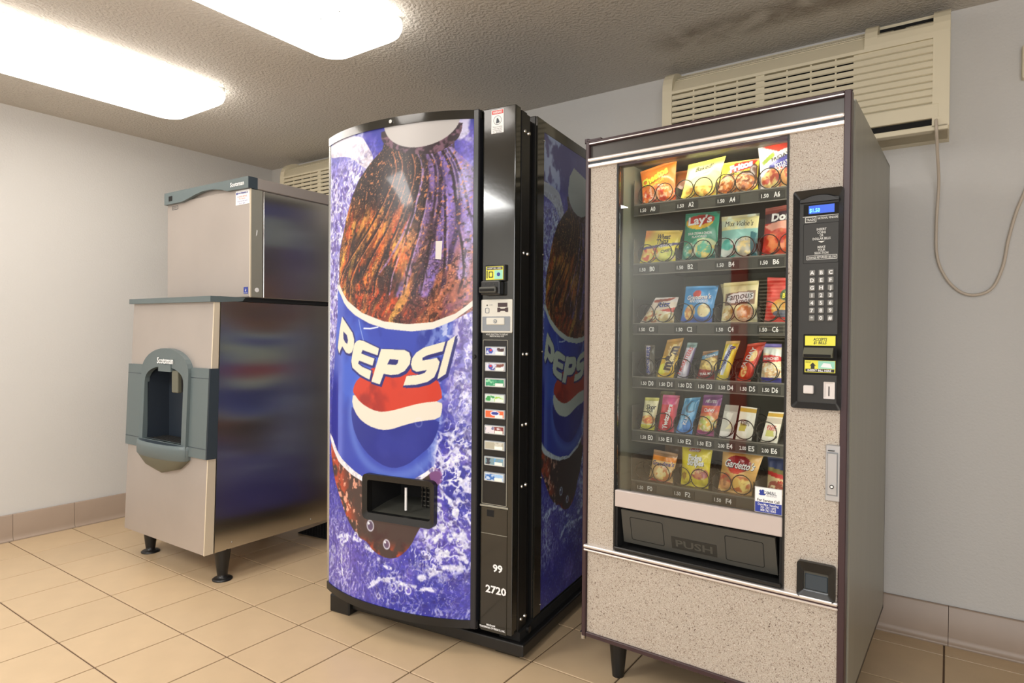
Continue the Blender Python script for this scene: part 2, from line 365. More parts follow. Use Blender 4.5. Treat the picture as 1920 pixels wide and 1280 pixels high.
# baseboards: coved tiles
def cove(L):
    b = MB(); h = .147; t = .012
    prof = [(0, 0), (0, h-.002), (.002, h), (t-.003, h), (t, h-.004), (t, .03), (t+.003, .016), (t+.009, .006), (t+.02, .0), (0, 0)][:-1]
    b.xprism([(-y, z) for y, z in prof], .001, L-.001, 'basetile', True); return b
bbb = MB(); bbb.box(A, B-.004, 0, XR, B, .146, 'grout'); BB = struct(bbb.build('baseboard_back'))
bbl = MB(); bbl.box(A, YF, 0, A+.004, B, .146, 'grout'); BL = struct(bbl.build('baseboard_left'))
cb = cove(.305); c0 = cb.build('tile', BB); c0.location = (.012-.305*14, B-.003, 0)
for k in range(1, 21):
    o = bpy.data.objects.new('tile', c0.data); COL.objects.link(o); o.parent = BB; o.location = (.012+.305*(k-14), B-.003, 0)
for k in range(15):
    o = bpy.data.objects.new('tile', c0.data); COL.objects.link(o); o.parent = BL; o.location = (A+.003, 1.925+.305*3-.305*k, 0); o.rotation_euler = (0, 0, -PI/2)
    o.rotation_euler = (0, 0, PI/2); o.location = (A+.003, 1.925+.305*(2-k), 0)
# ceiling lights
def fixture(x0, x1, y0, y1, label):
    t = empty('ceiling_light', ((x0+x1)/2, (y0+y1)/2, H)); tag(t, label, 'ceiling light', 'wraparound ceiling lights'); w = (x1-x0)/2; l = (y1-y0)/2
    MB().box(-w+.03, -l+.03, -.03, w-.03, l-.03, 0, 'fixture', .004).build('fixture_pan', t)
    b = bmesh.new(); n = 10; rc = .11; prof = [(0.0, -.022), (.0, -.045), (.008, -.062), (.022, -.073), (.045, -.079)]
    rings = []
    for ins, z in prof: rings.append([b.verts.new((x, y, z)) for x, y in rrect(-w+ins, -l+ins, w-ins, l-ins, max(rc-ins*.8, .03), n)])
    for r0, r1 in zip(rings[:-1], rings[1:]):
        for i in range(len(r0)): b.faces.new((r0[i], r1[i], r1[(i+1) % len(r0)], r0[(i+1) % len(r0)]))
    b.faces.new(rings[-1][::-1]); b.faces.new(rings[0]); bmesh.ops.recalc_face_normals(b, faces=b.faces)
    m = MB(); m.bm(b, 'diffuser', True); m.build('diffuser', t)
    d = MB(); R = random.Random(int(abs(x0)*100))
    for k in range(16):
        x = R.uniform(-w*.7, w*.7); y = l*R.uniform(.1, .92); r = R.uniform(.0012, .004); d.cyl((x, y, -.0794), (x, y, -.0799), r, r, 6, 'bowl')
    d.build('dead_insects', t)['kind'] = 'stuff'
    return t
fixture(-3.63, -3.06, .56, 1.87, 'long white glowing ceiling light nearest the left wall')
fixture(-2.26, -1.78, .56, 1.86, 'white glowing ceiling light farther from the left wall, cut off by the top edge')

# ================================================================== WALL AIR CONDITIONERS
def make_ac():
    t = empty('air_conditioner', (0, 0, 0)); W = 1.085; D = .195
    b = MB()   # shell: rounded end caps, top, chin
    prof = [(0, 0), (-D+.012, 0), (-D, .012), (-D, .360), (-D+.004, .390), (-D+.014, .415), (-D+.032, .437), (-D+.060, .454), (-D+.095, .464), (0, .466)]
    b.xprism(prof, W-.052, W, 'ac'); b.xprism(prof, 0, .045, 'ac')
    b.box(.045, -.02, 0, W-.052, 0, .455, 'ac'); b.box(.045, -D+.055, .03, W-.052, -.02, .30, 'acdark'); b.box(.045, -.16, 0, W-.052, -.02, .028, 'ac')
    b.build('housing', t)
    b = MB(); b.box(.05, -D+.045, .03, .775, -D+.06, .345, 'matteblack'); b.build('filter', t)
    b = MB(); b.box(.03, -D-.001, .045, W-.03, -D+.02, .098, 'ac', .004); b.build('chin_panel', t)
    b = MB(); b.box(.06, -D+.012, .022, W-.028, -D+.03, .044, 'matteblack'); b.box(.03, -D, 0, W-.002, -.05, .020, 'ac', .003); b.build('base_lip', t)
    for k in range(9):
        z = .105+k*.0262; b = MB(); y = -D
        b.xprism([(y, z), (y+.003, z+.0165), (y+.022, z+.021), (y+.022, z+.016), (y+.006, z+.002), (y+.006, z-.003)], .046, W-.052, 'ac'); b.build('slat', t)
    b = MB(); b.box(.775, -D+.010, .098, W-.05, -D+.03, .345, 'ac'); b.box(.41, -D+.004, .098, .445, -D+.02, .345, 'ac')
    for x in (.14, .235, .33, .53, .62, .71): b.box(x, -D+.006, .098, x+.006, -D+.02, .345, 'ac')
    b.build('grille_backing', t)
    # upper discharge
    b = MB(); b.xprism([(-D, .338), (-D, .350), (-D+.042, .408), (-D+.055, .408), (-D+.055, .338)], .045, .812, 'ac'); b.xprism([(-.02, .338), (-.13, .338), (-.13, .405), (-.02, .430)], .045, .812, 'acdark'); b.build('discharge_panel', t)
    b = MB(); b.xprism([(-.075, .452), (-.072, .462), (0, .465), (0, .455)], .045, .812, 'ac'); b.build('top_panel', t)
    for y, z in ((-D+.044, .412), (-D+.070, .430), (-D+.096, .445)):
        b = MB(); b.xprism([(y, z), (y+.020, z+.011), (y+.022, z+.007), (y+.004, z-.006)], .045, .812, 'ac'); b.build('louvre', t)
    for x in (.25, .45, .64):
        b = MB(); b.xprism([(-D+.040, .405), (-D+.120, .452), (-D+.120, .43), (-D+.05, .40)], x, x+.005, 'ac'); b.build('louvre_support', t)
    up = prof[3:-1]
    b = MB(); b.xprism([(-D, .338)]+up+[(0, .466), (0, .338)], .812, .855, 'ac'); b.xprism([(-D, .338), (-D, .360), (-D+.003, .385), (-D+.010, .398), (0, .398), (0, .338)], .855, W-.052, 'ac'); b.build('control_cover', t)
    b = MB(); b.xprism([(-D+.03, .395), (-D+.05, .415), (-D+.10, .440), (0, .445), (0, .395)], .855, W-.052, 'ac'); b.box(.855, -D+.10, .440, W-.052, -D+.106, .452, 'matteblack'); b.box(.855, -D+.106, .44, W-.052, 0, .4655, 'ac')
    b.add([(x, -D+.047+a, .4155+a*.7) for x, a in ((.905, 0), (.945, 0), (.945, .016), (.905, .016))], [(0, 1, 2, 3)], 'matteblack'); b.build('control_bay', t)
    return t
ac = make_ac(); ac.location = (-1.095, B, 1.94)
tag(ac, 'beige wall air conditioner above the snack machine, with a cord hanging from it', 'air conditioner', 'wall air conditioners')
ac2 = copy_tree(ac); ac2.location = (-3.955, B, 1.94)
tag(ac2, 'beige wall air conditioner mostly hidden behind the tall cola machine', 'air conditioner')
pts = [(-.05, B-.12, 2.0), (-.05, B-.12, 1.955), (-.048, B-.06, 1.93)]
ctrl = [(-.048, 1.978, .172), (-.049, 1.974, .200), (-.048, 1.958, .207), (-.047, 1.93, .206), (-.044, 1.86, .14), (-.04, 1.77, .06), (-.046, 1.63, .03), (-.043, 1.50, .02), (-.014, 1.415, .018), (.031, 1.36, .016), (.081, 1.345, .016), (.13, 1.37, .016), (.16, 1.448, .016), (.175, 1.546, .016), (.196, 1.643, .016), (.219, 1.714, .016), (.245, 1.80, .016), (.262, 1.92, .02), (.262, 2.06, .022), (.26, 2.12, .03)]
def catmull(P, n=8):
    P = [Vector(p) for p in P]; out = []
    for i in range(len(P)-1):
        a = P[max(i-1, 0)]; b = P[i]; c = P[i+1]; d = P[min(i+2, len(P)-1)]
        for k in range(n):
            t = k/n; out.append(.5*((2*b)+(c-a)*t+(2*a-5*b+4*c-d)*t*t+(3*b-a-3*c+d)*t**3))
    return out+[P[-1]]
cd = MB(); cd.tube(catmull([(x, B-y, z) for x, z, y in ctrl], 6), .0052, 10, 'cord'); co = cd.build('power_cord')
tag(co, 'beige power cord looping down the back wall from the air conditioner', 'cord')
ob = MB(); ob.box(.205, B-.035, 2.125, .32, B, 2.245, 'ac', .005); ob.cyl((.26, B-.03, 2.11), (.26, B-.03, 2.14), .012, .012, 12, 'cord'); oo = ob.build('outlet_box')
tag(oo, 'beige outlet box on the back wall at the right edge of the photo', 'outlet')
MB().box(.235, B-.038, 2.15, .29, B-.034, 2.22, 'lightplastic', .001).build('cover_plate', oo)
# ================================================================== ICE MACHINE (bin with dispenser, and the unit on top)
IY = .0166
ice = empty('ice_dispenser', (-3.557, 1.601, 0), IY); tag(ice, 'stainless hotel ice dispenser bin on black legs with a grey arched chute', 'ice dispenser')
W = .747
def sv_(z): return .008 + .030*(z-.15)/1.18
def fv_(z): return -.036 + .048*(z-.15)/1.2          # the front leans back a little
b = MB()
b.add([(0, fv_(.15), .15), (W, fv_(.15), .15), (W, fv_(1.33), 1.33), (0, fv_(1.33), 1.33), (0, .86, .15), (W, .86, .15), (W, .86, 1.33), (0, .86, 1.33)],
      [(0, 4, 5, 1), (3, 2, 6, 7), (0, 3, 7, 4), (4, 7, 6, 5)], 'stainless')
b.build('cabinet', ice)
# front skin with opening for the chute
def frontpt(x, z, y=0): return (x, fv_(z)+y, z)
ox0, ox1, oz0, oz1 = .183, .548, .630, 1.008
b = MB()
for a in ((0, .15, ox0, 1.33), (ox1, .15, W-.001, 1.33), (ox0, .15, ox1, oz0), (ox0, oz1, ox1, 1.33)):
    x0, z0, x1, z1 = a; b.add([frontpt(x0, z0), frontpt(x1, z0), frontpt(x1, z1), frontpt(x0, z1), frontpt(x0, z0, .004), frontpt(x1, z0, .004), frontpt(x1, z1, .004), frontpt(x0, z1, .004)],
      [(0, 1, 2, 3), (4, 7, 6, 5), (0, 4, 5, 1), (3, 2, 6, 7)], 'stainless')
b.build('front_panel', ice)
b = MB(); b.xprism([(fv_(.15)-.001, .149), (sv_(.15), .149), (sv_(1.33), 1.33), (fv_(1.33)-.001, 1.33)], W-.004, W+.003, 'cream'); b.build('corner_strip', ice)
b = MB(); b.xprism([(sv_(.15)+.004, .150), (.855, .150), (.855, 1.328), (sv_(1.328)+.004, 1.328)], W, W+.005, 'stainside')
for v in (.10, .56): b.cyl((W+.005, v, .178), (W+.008, v, .178), .004, .003, 8, 'steel')
b.build('side_panel', ice)
b = MB()   # grey trim over the bin top: front and wrap, then black seam
b.prism([(-.004, 1.326), (W+.006, 1.322), (W+.006, 1.349), (-.004, 1.351)], -.012, .03, 'teal')
b.xprism([(.03, 1.322), (.15, 1.331), (.165, 1.350), (.03, 1.350)], W-.02, W+.008, 'teal'); b.build('top_trim', ice)
b = MB(); b.box(.004, .03, 1.340, W+.004, 0.79, 1.350, 'matteblack'); b.box(W-.01, .15, 1.330, W+.006, .79, 1.342, 'matteblack'); b.build('top_gasket', ice)
# grey band with vertical chute surround
def bandseg(x0, x1, z0, z1, nm, dep=.012):
    b = MB(); b.add([frontpt(x0, z0, -dep), frontpt(x1, z0, -dep), frontpt(x1, z1, -dep), frontpt(x0, z1, -dep), frontpt(x0, z0, .002), frontpt(x1, z0, .002), frontpt(x1, z1, .002), frontpt(x0, z1, .002)],
      [(0, 1, 2, 3), (0, 4, 5, 1), (3, 2, 6, 7), (0, 3, 7, 4), (1, 5, 6, 2)], 'teal')
    b.add([frontpt(x0, z1-.048, -dep-.0006), frontpt(x1, z1-.048, -dep-.0006), frontpt(x1, z1-.045, -dep-.0006), frontpt(x0, z1-.045, -dep-.0006)], [(0, 1, 2, 3)], 'tealdark')
    b.add([frontpt(x0, z0+.045, -dep-.0006), frontpt(x1, z0+.045, -dep-.0006), frontpt(x1, z0+.048, -dep-.0006), frontpt(x0, z0+.048, -dep-.0006)], [(0, 1, 2, 3)], 'tealdark')
    return b.build(nm, ice)
bandseg(-.005, .135, .592, 1.012, 'band'); bandseg(.585, W+.006, .592, 1.012, 'band')
b = MB(); b.xprism([(fv_(.592)-.012, .592), (sv_(.592)+.002, .592), (sv_(1.012)+.002, 1.012), (fv_(1.012)-.012, 1.012)], W+.0, W+.009, 'tealdark'); b.build('band_corner', ice)
# arch surround
def arch(x0, x1, zb, zs, zt, n=14):
    cx = (x0+x1)/2; hw = (x1-x0)/2; out = [(x1, zb)]
    out += [(cx+hw*math.cos(PI*i/n)**1, zs+(zt-zs)*math.sin(PI*i/n)) for i in range(0, n+1)]
    out += [(x0, zb)]; return out
outer = arch(.160, .598, .585, .985, 1.100, 16)
n = len(outer)
inner = [(.548, .640)]
for i in range(17):
    t = PI*i/16; x = .3655+.1825*math.cos(t); z = .925+.085*math.sin(t)**.8; inner.append((x, z))
inner.append((.183, .640))
b = MB(); b.ring(outer, inner, -.026, .004, 'teal', inner_y=-.020, fn=lambda x, y, z: (x, fv_(z)+y, z))
b.build('chute_surround', ice)
b = MB(); b.prism([(.318, .985), (.435, .985), (.435, 1.02), (.318, 1.02)], fv_(1)-.024, .10, 'teal'); b.build('chute_block', ice)
b = MB()
b.box(.179, .10, .625, .552, .106, 1.02, 'dispenser'); b.box(.177, -.01, .625, .183, .104, 1.02, 'dispenser'); b.box(.548, -.01, .625, .554, .104, 1.02, 'tealdark'); b.box(.179, -.01, 1.01, .552, .104, 1.02, 'dispenser'); b.box(.179, -.01, .618, .552, .104, .628, 'tealdark')
b.build('chute_recess', ice)
b = MB(); b.box(.428, -.018, .884, .485, .004, .992, 'bowl', .004); b.box(.485, .0, .89, .505, .06, .975, 'matteblack'); b.box(.44, .0, .95, .48, .09, 1.0, 'matteblack'); b.build('push_lever', ice)
b = MB()
for k in range(6): b.box(.19, -.03+k*.022, .630, .54, -.020+k*.022, .640, 'matteblack')
b.build('drip_grate', ice)['kind'] = 'stuff'
# projecting rounded tray and bowl beneath
b = MB(); nn = 18; cx = .372
def half(rx, ry, z): return [(cx+rx*math.cos(PI+PI*i/nn), fv_(z)-.012+ry*math.sin(PI+PI*i/nn), z) for i in range(nn+1)]
L_ = [half(.217, .050, .638), half(.229, .058, .636), half(.231, .060, .618), half(.229, .056, .572), half(.222, .050, .566), half(.150, .034, .520), half(.06, .016, .500), half(.003, .002, .487)]
v = sum(L_, []); m_ = nn+1
b.add(v, [(k*m_+i, k*m_+i+1, (k+1)*m_+i+1, (k+1)*m_+i) for k in range(4) for i in range(nn)], 'teal', True)
b.add(v, [(k*m_+i, k*m_+i+1, (k+1)*m_+i+1, (k+1)*m_+i) for k in range(4, 7) for i in range(nn)], 'bowl', True)
hb = [[(x, fv_(z)+.002, z) for x, y, z in (r[0], r[-1])] for r in L_]
vv = [p for r in hb for p in r]
for sidx in (0, 1):
    v2 = [q for k, r in enumerate(L_) for q in (r[0 if sidx == 0 else -1], hb[k][sidx])]
    b.add(v2, [(2*k, 2*k+1, 2*k+3, 2*k+2) for k in range(3)], 'teal'); b.add(v2, [(2*k, 2*k+1, 2*k+3, 2*k+2) for k in range(3, 7)], 'bowl')
b.add(L_[0] + [hb[0][1], hb[0][0]], [tuple(range(nn+3))], 'tealdark'); b.build('drip_tray', ice)
b = MB(); b.text('Scotsman', .385, 1.040, .030, 'white', width=.150, bold=.02, fn=lambda x, z: (x, fv_(z)-.0272, z)); b.build('lettering', ice)
for (x, v_) in ((.045, .075), (.715, .075), (.045, .76), (.715, .80)):
    b = MB(); b.lathe([(.045, 0), (.046, .006), (.038, .011), (.022, .014), (.024, .03), (.036, .13), (.038, .152)], (x, v_, 0), 'black', 18); b.build('leg', ice)
    # floor contact
top = empty('ice_maker', (-3.557, 1.601, 1.352), IY); tag(top, 'stainless ice maker head sitting on top of the ice dispenser bin', 'ice maker')
T0, T1, TV, TH = -.004, .760, .187, .586
b = MB(); b.box(T0+.002, TV+.010, 0, T1-.01, .79, TH-.008, 'stainless'); b.build('cabinet', top)
b = MB(); b.box(T0, TV, .002, T1-.003, TV+.012, TH-.05, 'stainless', .003, 1); b.build('front_panel', top)
b = MB(); b.box(T1-.012, TV+.004, .002, T1+.0, TV+.068, TH-.056, 'sidegrey', .002, 1); b.box(T1-.004, TV-.001, .002, T1+.001, TV+.005, TH-.05, 'cream')
b.cyl((T1, TV+.036, .038), (T1+.002, TV+.036, .038), .011, .011, 16, 'white'); b.add([(T1+.0006, TV+.03+a, .30+c) for a, c in ((0, 0), (.006, .01), (.009, .03), (.004, .034), (.002, .02))], [(0, 1, 2, 3, 4)], 'white'); b.build('corner_strip', top)
b = MB(); b.box(T1-.008, TV+.074, .002, T1-.0, .786, TH-.058, 'stainside', .0015, 1); b.build('side_panel', top)
b = MB(); b.box(T0, TV+.036, TH-.054, T1+.003, .79, TH, 'stainless', .003, 1); b.build('top_cap', top)
b = MB()
tp = [(T0-.003, TH+.004), (T1+.004, TH+.0), (T1+.004, TH-.056), (.585, TH-.052), (.54, TH-.040), (.46, TH-.028), (.37, TH-.027), (.30, TH-.036), (.22, TH-.052), (.17, TH-.060), (T0-.003, TH-.060)]
b.prism(tp[::-1], TV-.016, TV+.002, 'teal'); b.box(T1-.01, TV-.014, TH-.056, T1+.005, TV+.036, TH, 'tealdark'); b.build('front_trim', top)
b = MB(); b.box(.040, TV-.0175, TH-.044, .075, TV-.0155, TH-.018, 'matteblack'); b.build('finger_pull', top)
b = MB(); b.text('Scotsman', .675, TH-.027, .021, 'white', y=TV-.0175, width=.115, bold=.02); b.build('lettering', top)
b = MB(); b.box(.640, TV-.0015, TH-.128, .752, TV+.001, TH-.058, 'white'); y = TV-.0022
b.text('Service Refrigeration, Inc', .700, TH-.070, .010, 'blue', y=y, width=.085, bold=.02); b.cyl((.651, y, TH-.072), (.651, y-.0002, TH-.072), .006, .006, 10, 'blue')
b.text('24 HOUR SERVICE', .695, TH-.088, .008, 'red', y=y, width=.08); b.text('For Service', .695, TH-.098, .008, 'red', y=y, width=.05); b.text('Contact the office below', .695, TH-.110, .007, 'blue', y=y, width=.085); b.text('day or night', .695, TH-.121, .007, 'blue', y=y, width=.05); b.build('service_sticker', top)
b = MB(); b.ring(rrect(.045, TH-.090, .105, TH-.070, .004), rrect(.047, TH-.088, .103, TH-.072, .003), TV-.001, TV+.001, 'tealdark'); b.text('ENERGY', .073, TH-.080, .008, 'tealdark', y=TV-.0012, width=.04); b.build('rating_plate', top)
b = MB(); b.box(.708, TV-.0012, .018, .742, TV+.001, .052, 'blue'); b.text('a', .725, .04, .018, 'white', y=TV-.002, shear=.3); b.text('ENERGY STAR', .725, .023, .004, 'white', y=TV-.002, width=.03); b.build('blue_sticker', top)

# mesh mat on the floor beside the ice machine
t = empty('wire_mesh_panel', (-3.13, 2.33, .012), .25); tag(t, 'black expanded wire mesh panel lying on the floor beside the ice dispenser legs', 'mesh panel')
b = MB(); n = 16
for k in range(-n, n+1):
    for sgn in (1, -1):
        p = []
        for q in (0, 1):
            pass
        x0 = k*.022; a = Vector((x0, 0, 0)); c = Vector((x0+sgn*.30, .30, 0))
        pa, pb = a, c
        lo = max(0, 0) ; ts = [tt for tt in (0, 1)]
        # clip to 0..0.34 in x
        t0, t1 = 0., 1.
        dxx = c.x-a.x
        for lim, s_ in ((0, 1), (.34, -1)):
            f0 = s_*(a.x-lim); f1 = s_*(c.x-lim)
            if f0 < 0 and f1 < 0: t0 = 2
            elif f0 < 0: t0 = max(t0, f0/(f0-f1))
            elif f1 < 0: t1 = min(t1, f0/(f0-f1))
        if t0 < t1-.02: b.tube([a.lerp(c, t0), a.lerp(c, t1)], .0024, 4, 'matteblack')
o = b.build('mesh', t); o['kind'] = 'stuff'
b = MB(); b.tube([(0, 0, 0), (.34, 0, 0), (.34, .30, 0), (0, .30, 0)], .004, 6, 'matteblack', True); b.build('rim', t)
t.rotation_euler = (0, 0, .12); t.location.z = .006
# ================================================================== COLA MACHINE
PY = .10566; PW = .893
px0 = -1.27379 - PW*math.cos(PY); py0 = 1.85198 - PW*math.sin(PY)
cola = empty('drinks_vending_machine', (px0, py0, 0), PY); tag(cola, 'tall black drinks vending machine with a bowed blue cola bottle panel', 'vending machine')
ARC, SAG = .7528, .085
def av(u): t = (u-ARC/2)/(ARC/2); return -SAG*max(0, 1-abs(t)**2.3)
avn = np.vectorize(av)

def mural_paint(u, z):
    D = lambda a, b, s, sd, o=4: fbm(a*s, b*s, sd, o)
    wx = u+.05*(D(u, z, 9, 3)-.5); wz = z+.05*(D(u, z, 9, 7)-.5)
    img = np.zeros(u.shape+(3,)) + c3((70, 66, 168))
    img = mixc(img, sstep(.35, .65, D(wx, wz, 5, 21)), (52, 54, 160)); img = mixc(img, sstep(.5, .75, D(wx, wz, 7, 31)), (112, 96, 196))
    st = np.abs(D(wx*1.6+wz*.9, wz-wx*.6, 16, 5)-.5); st2 = np.abs(D(wx*2.2, wz*.9, 24, 15)-.5)
    # pale water on both sides
    side = np.clip(sstep(.10, .03, u)*sstep(1.95, 1.75, z)*sstep(.98, 1.12, z) + sstep(.60, .70, u)*sstep(.75, 1.0, z)*.9*sstep(1.7, 1.5, z) + sstep(.35, .10, u-(z-1.45)*.35)*sstep(1.05, 1.3, z)*sstep(1.93, 1.8, z), 0, 1)
    img = mixc(img, side*.75, (172, 160, 224)); img = mixc(img, side*sstep(.09, .02, st2), (240, 232, 250)); img = mixc(img, side*sstep(.52, .70, D(wx, wz, 42, 91)), (92, 72, 150), .8)
    w2 = sstep(.02, .05, u)*sstep(.95, .75, z)*sstep(.22, .36, z)*sstep(.42, .60, u+.25*(z-.5))
    img = mixc(img, w2*sstep(.10, .02, st), (226, 224, 252)); img = mixc(img, w2*sstep(.58, .70, D(wx*1.5, wz, 30, 55)), (236, 236, 255))
    lo = sstep(.50, .34, z)*sstep(.02, .2, z+.0*u)
    img = mixc(img, lo*.6*sstep(.45, .2, u), (112, 92, 178)); img = mixc(img, lo*sstep(.05, .01, np.abs(D(wx*2.6, wz*.8, 26, 61)-.5))*sstep(.5, .2, u)*.8, (205, 195, 236))
    for c, wdt in (([(.30, .20), (.36, .235), (.44, .245), (.52, .23), (.60, .225)], .010), ([(.60, .50), (.66, .42), (.72, .34)], .010), ([(.54, .27), (.62, .30), (.70, .31)], .012), ([(.10, .34), (.18, .37), (.26, .36), (.34, .30), (.42, .29)], .008), ([(.14, .20), (.13, .30), (.18, .36)], .006)):
        img = mixc(img, seglines(wx, wz, c, wdt)*sstep(.35, .55, D(u, z, 60, 71)), (228, 226, 250))
    # area above (seen on the side panel)
    img = mixc(img, sstep(1.93, 2.0, z)*.5, (60, 66, 130))
    tr = sstep(.60, .66, u)*sstep(1.55, 1.7, z); img = mixc(img, tr*sstep(.5, .62, D(wx, wz, 12, 88)), (214, 206, 236)); img = mixc(img, sstep(.50, .66, D(wx, wz, 14, 18))*sstep(.34, .24, u)*sstep(1.84, 1.92, z), (200, 200, 240))
    # second cap, upper left
    cap2 = smooth_poly([(.0, 1.975), (.239, 1.966), (.281, 1.914), (.315, 1.860), (.300, 1.822), (.262, 1.826), (.205, 1.871), (.136, 1.898), (.0, 1.914)], 2)
    img = mixc(img, inpoly(u, z, cap2), (214, 203, 214)); img = mixc(img, inpoly(u, z, cap2)*sstep(.5, .7, D(u, z, 30, 4))*.4, (238, 226, 236))
    # bottle
    bl = [(.370, 1.93), (.357, 1.886), (.298, 1.845), (.232, 1.788), (.187, 1.722), (.149, 1.642), (.123, 1.57), (.101, 1.514), (.097, 1.41), (.100, 1.33), (.17, 1.27), (.30, 1.215), (.48, 1.19), (.62, 1.21), (.73, 1.27), (.80, 1.34)]
    br = [(.84, 1.44), (.83, 1.60), (.78, 1.72), (.72, 1.80), (.66, 1.86), (.660, 1.93)]
    bot = inpoly(u, z, bl+br); f = bot
    base = np.zeros(img.shape) + c3((52, 38, 40))
    n1 = D(wx*1.5-.7*wz, wz*.5+.2*wx, 8, 40); n2 = D(wx*2.2-.9*wz, wz*.6+.3*wx, 15, 44)
    am = sstep(1.74, 1.60, z+.35*(u-.2))*sstep(.62, .38, u)*sstep(.30, .55, n1); base = mixc(base, am, (226, 104, 42)); base = mixc(base, am*sstep(.42, .62, n2), (250, 176, 74))
    base = mixc(base, sstep(1.42, 1.28, z)*.85, (122, 52, 42)); base = mixc(base, sstep(1.45, 1.3, z)*sstep(.5, .62, n2)*sstep(.5, .3, u), (206, 78, 42))
    pu = sstep(.42, .62, u+.25*(1.5-z))*sstep(1.25, 1.34, z); base = mixc(base, pu*.6*sstep(1.80, 1.55, z), (134, 92, 112)); base = mixc(base, sstep(.55, .70, u+.12*(z-1.5))*.85, (142, 112, 190))
    base = mixc(base, sstep(.60, .72, n2)*sstep(1.6, 1.4, z)*.7, (40, 30, 36)); base = mixc(base, sstep(1.62, 1.40, z)*sstep(.36, .5, u)*sstep(.42, .6, n1)*.75, (196, 112, 70))
    # dark swirls and swirled ribs of the shoulder
    q1 = sstep(.50, .60, D(wx*1.9-wz*.8, wz*.5+wx*.3, 12, 141)); base = mixc(base, q1*sstep(1.78, 1.66, z)*sstep(.55, .35, u)*.6, (44, 26, 26))
    q2 = sstep(.53, .62, D(wx*2-wz*.8, wz*.5+wx*.3, 14, 151)); base = mixc(base, q2*am*.8, (250, 186, 84)); base = mixc(base, sstep(.56, .64, D(wx*2.2-wz*.9, wz*.6+wx*.3, 19, 161))*sstep(1.72, 1.6, z)*sstep(.60, .4, u)*.7, (214, 76, 34))
    for k, (P, wd, cc, al) in enumerate([
        ([(.56, 1.86), (.58, 1.76), (.56, 1.62), (.50, 1.45), (.44, 1.33)], .014, (150, 118, 196), .7), ([(.60, 1.86), (.635, 1.76), (.63, 1.60), (.59, 1.45), (.55, 1.34)], .022, (150, 124, 214), .8),
        ([(.635, 1.86), (.68, 1.78), (.71, 1.66), (.71, 1.52), (.69, 1.40)], .020, (178, 160, 228), .8), ([(.585, 1.86), (.61, 1.76), (.60, 1.61), (.555, 1.45), (.50, 1.33)], .008, (46, 28, 50), .8),
        ([(.62, 1.86), (.665, 1.76), (.675, 1.62), (.65, 1.48), (.62, 1.36)], .009, (52, 34, 70), .8), ([(.54, 1.80), (.53, 1.72), (.47, 1.58), (.39, 1.46), (.33, 1.40)], .0045, (176, 138, 190), .8),
        ([(.49, 1.84), (.45, 1.74), (.36, 1.62), (.26, 1.50), (.20, 1.38)], .006, (60, 30, 30), .8), ([(.43, 1.80), (.37, 1.70), (.28, 1.61), (.19, 1.50), (.15, 1.42)], .006, (58, 30, 26), .8),
        ([(.52, 1.78), (.50, 1.68), (.43, 1.56), (.34, 1.44), (.29, 1.33)], .008, (50, 28, 34), .7), ([(.46, 1.66), (.41, 1.60), (.36, 1.52), (.34, 1.46)], .012, (232, 120, 50), .6), ([(.36, 1.66), (.28, 1.58), (.20, 1.48), (.17, 1.40)], .010, (250, 180, 70), .55)]):
        Q = [tuple(p)[:2] for p in catmull([(p[0], p[1], 0) for p in P], 6)]
        wob = .010*(D(u, z, 30, 200+k)-.5); base = mixc(base, seglines(u+wob, z, Q, wd)*al*(.55+.45*sstep(.35, .6, D(u, z, 40, 220+k))), cc)
    for k in range(10):
        t0 = .40+.026*k; t1 = .10+.072*k
        Q = [tuple(p)[:2] for p in catmull([(t0, 1.87, 0), (t0+.01+.004*k, 1.78, 0), (.55*t0+.45*t1+.035, 1.60, 0), (t1+.02, 1.42, 0), (t1, 1.33, 0)], 6)]
        wob = .006*(D(u, z, 25, 600+k)-.5); vis = sstep(.30, .5, D(u, z, 8, 620+k))
        base = mixc(base, seglines(u+wob, z, Q, .0042)*.85*(.4+.6*vis), (34, 20, 28)); base = mixc(base, seglines(u+wob-.009, z, Q, .0026)*.7*vis, (186, 156, 206) if k > 3 else (214, 128, 84))
    d1, d2, rid = worley(u*70+2*D(u, z, 20, 2), z*58, 2); drop = sstep(1.70, 1.50, z)*sstep(.30, .55, D(u, z, 9, 301)); ringm = np.exp(-((d1-.30)/.10)**2)*(rid > .3)
    base = mixc(base, ringm*.5*drop, (36, 20, 26)); base = mixc(base, (d1 < .15)*(rid > .5)*drop*.4, (244, 196, 150))
    e1, e2, r2 = worley(u*150, z*120, 7); tpd = sstep(1.50, 1.66, z); base = mixc(base, (e1 < .20)*(r2 > .66)*(.25+.6*tpd), (206, 156, 100))
    g1, g2, r3 = worley(u*24, z*19, 12); gm = (r3 > .84)*(z < 1.56); base = mixc(base, np.exp(-((g1-.22)/.05)**2)*gm*.7, (36, 20, 24)); base = mixc(base, (g1 < .15)*gm*.35, (90, 44, 44))
    fn_ = D(u, z, 110, 401, 3); base = base*(.72+.56*fn_)[..., None]; base = mixc(base, sstep(.66, .76, D(u*1.3-z*.4, z, 85, 411, 3))*sstep(.2, .5, n1)*.8, (236, 150, 96)); base = mixc(base, sstep(.62, .72, D(u, z, 70, 421, 3))*.6, (30, 18, 22))
    img = mixc(img, f, base)
    # neck ring and cap
    neck = smooth_poly([(.350, 1.965), (.352, 1.92), (.385, 1.895), (.438, 1.868), (.487, 1.855), (.546, 1.847), (.606, 1.851), (.650, 1.878), (.682, 1.91), (.690, 1.97)], 1)
    nk = inpoly(u, z, neck); img = mixc(img, nk, (46, 28, 38)); img = mixc(img, nk*sstep(.45, .7, D(u, z, 70, 6))*.7, (156, 112, 130))
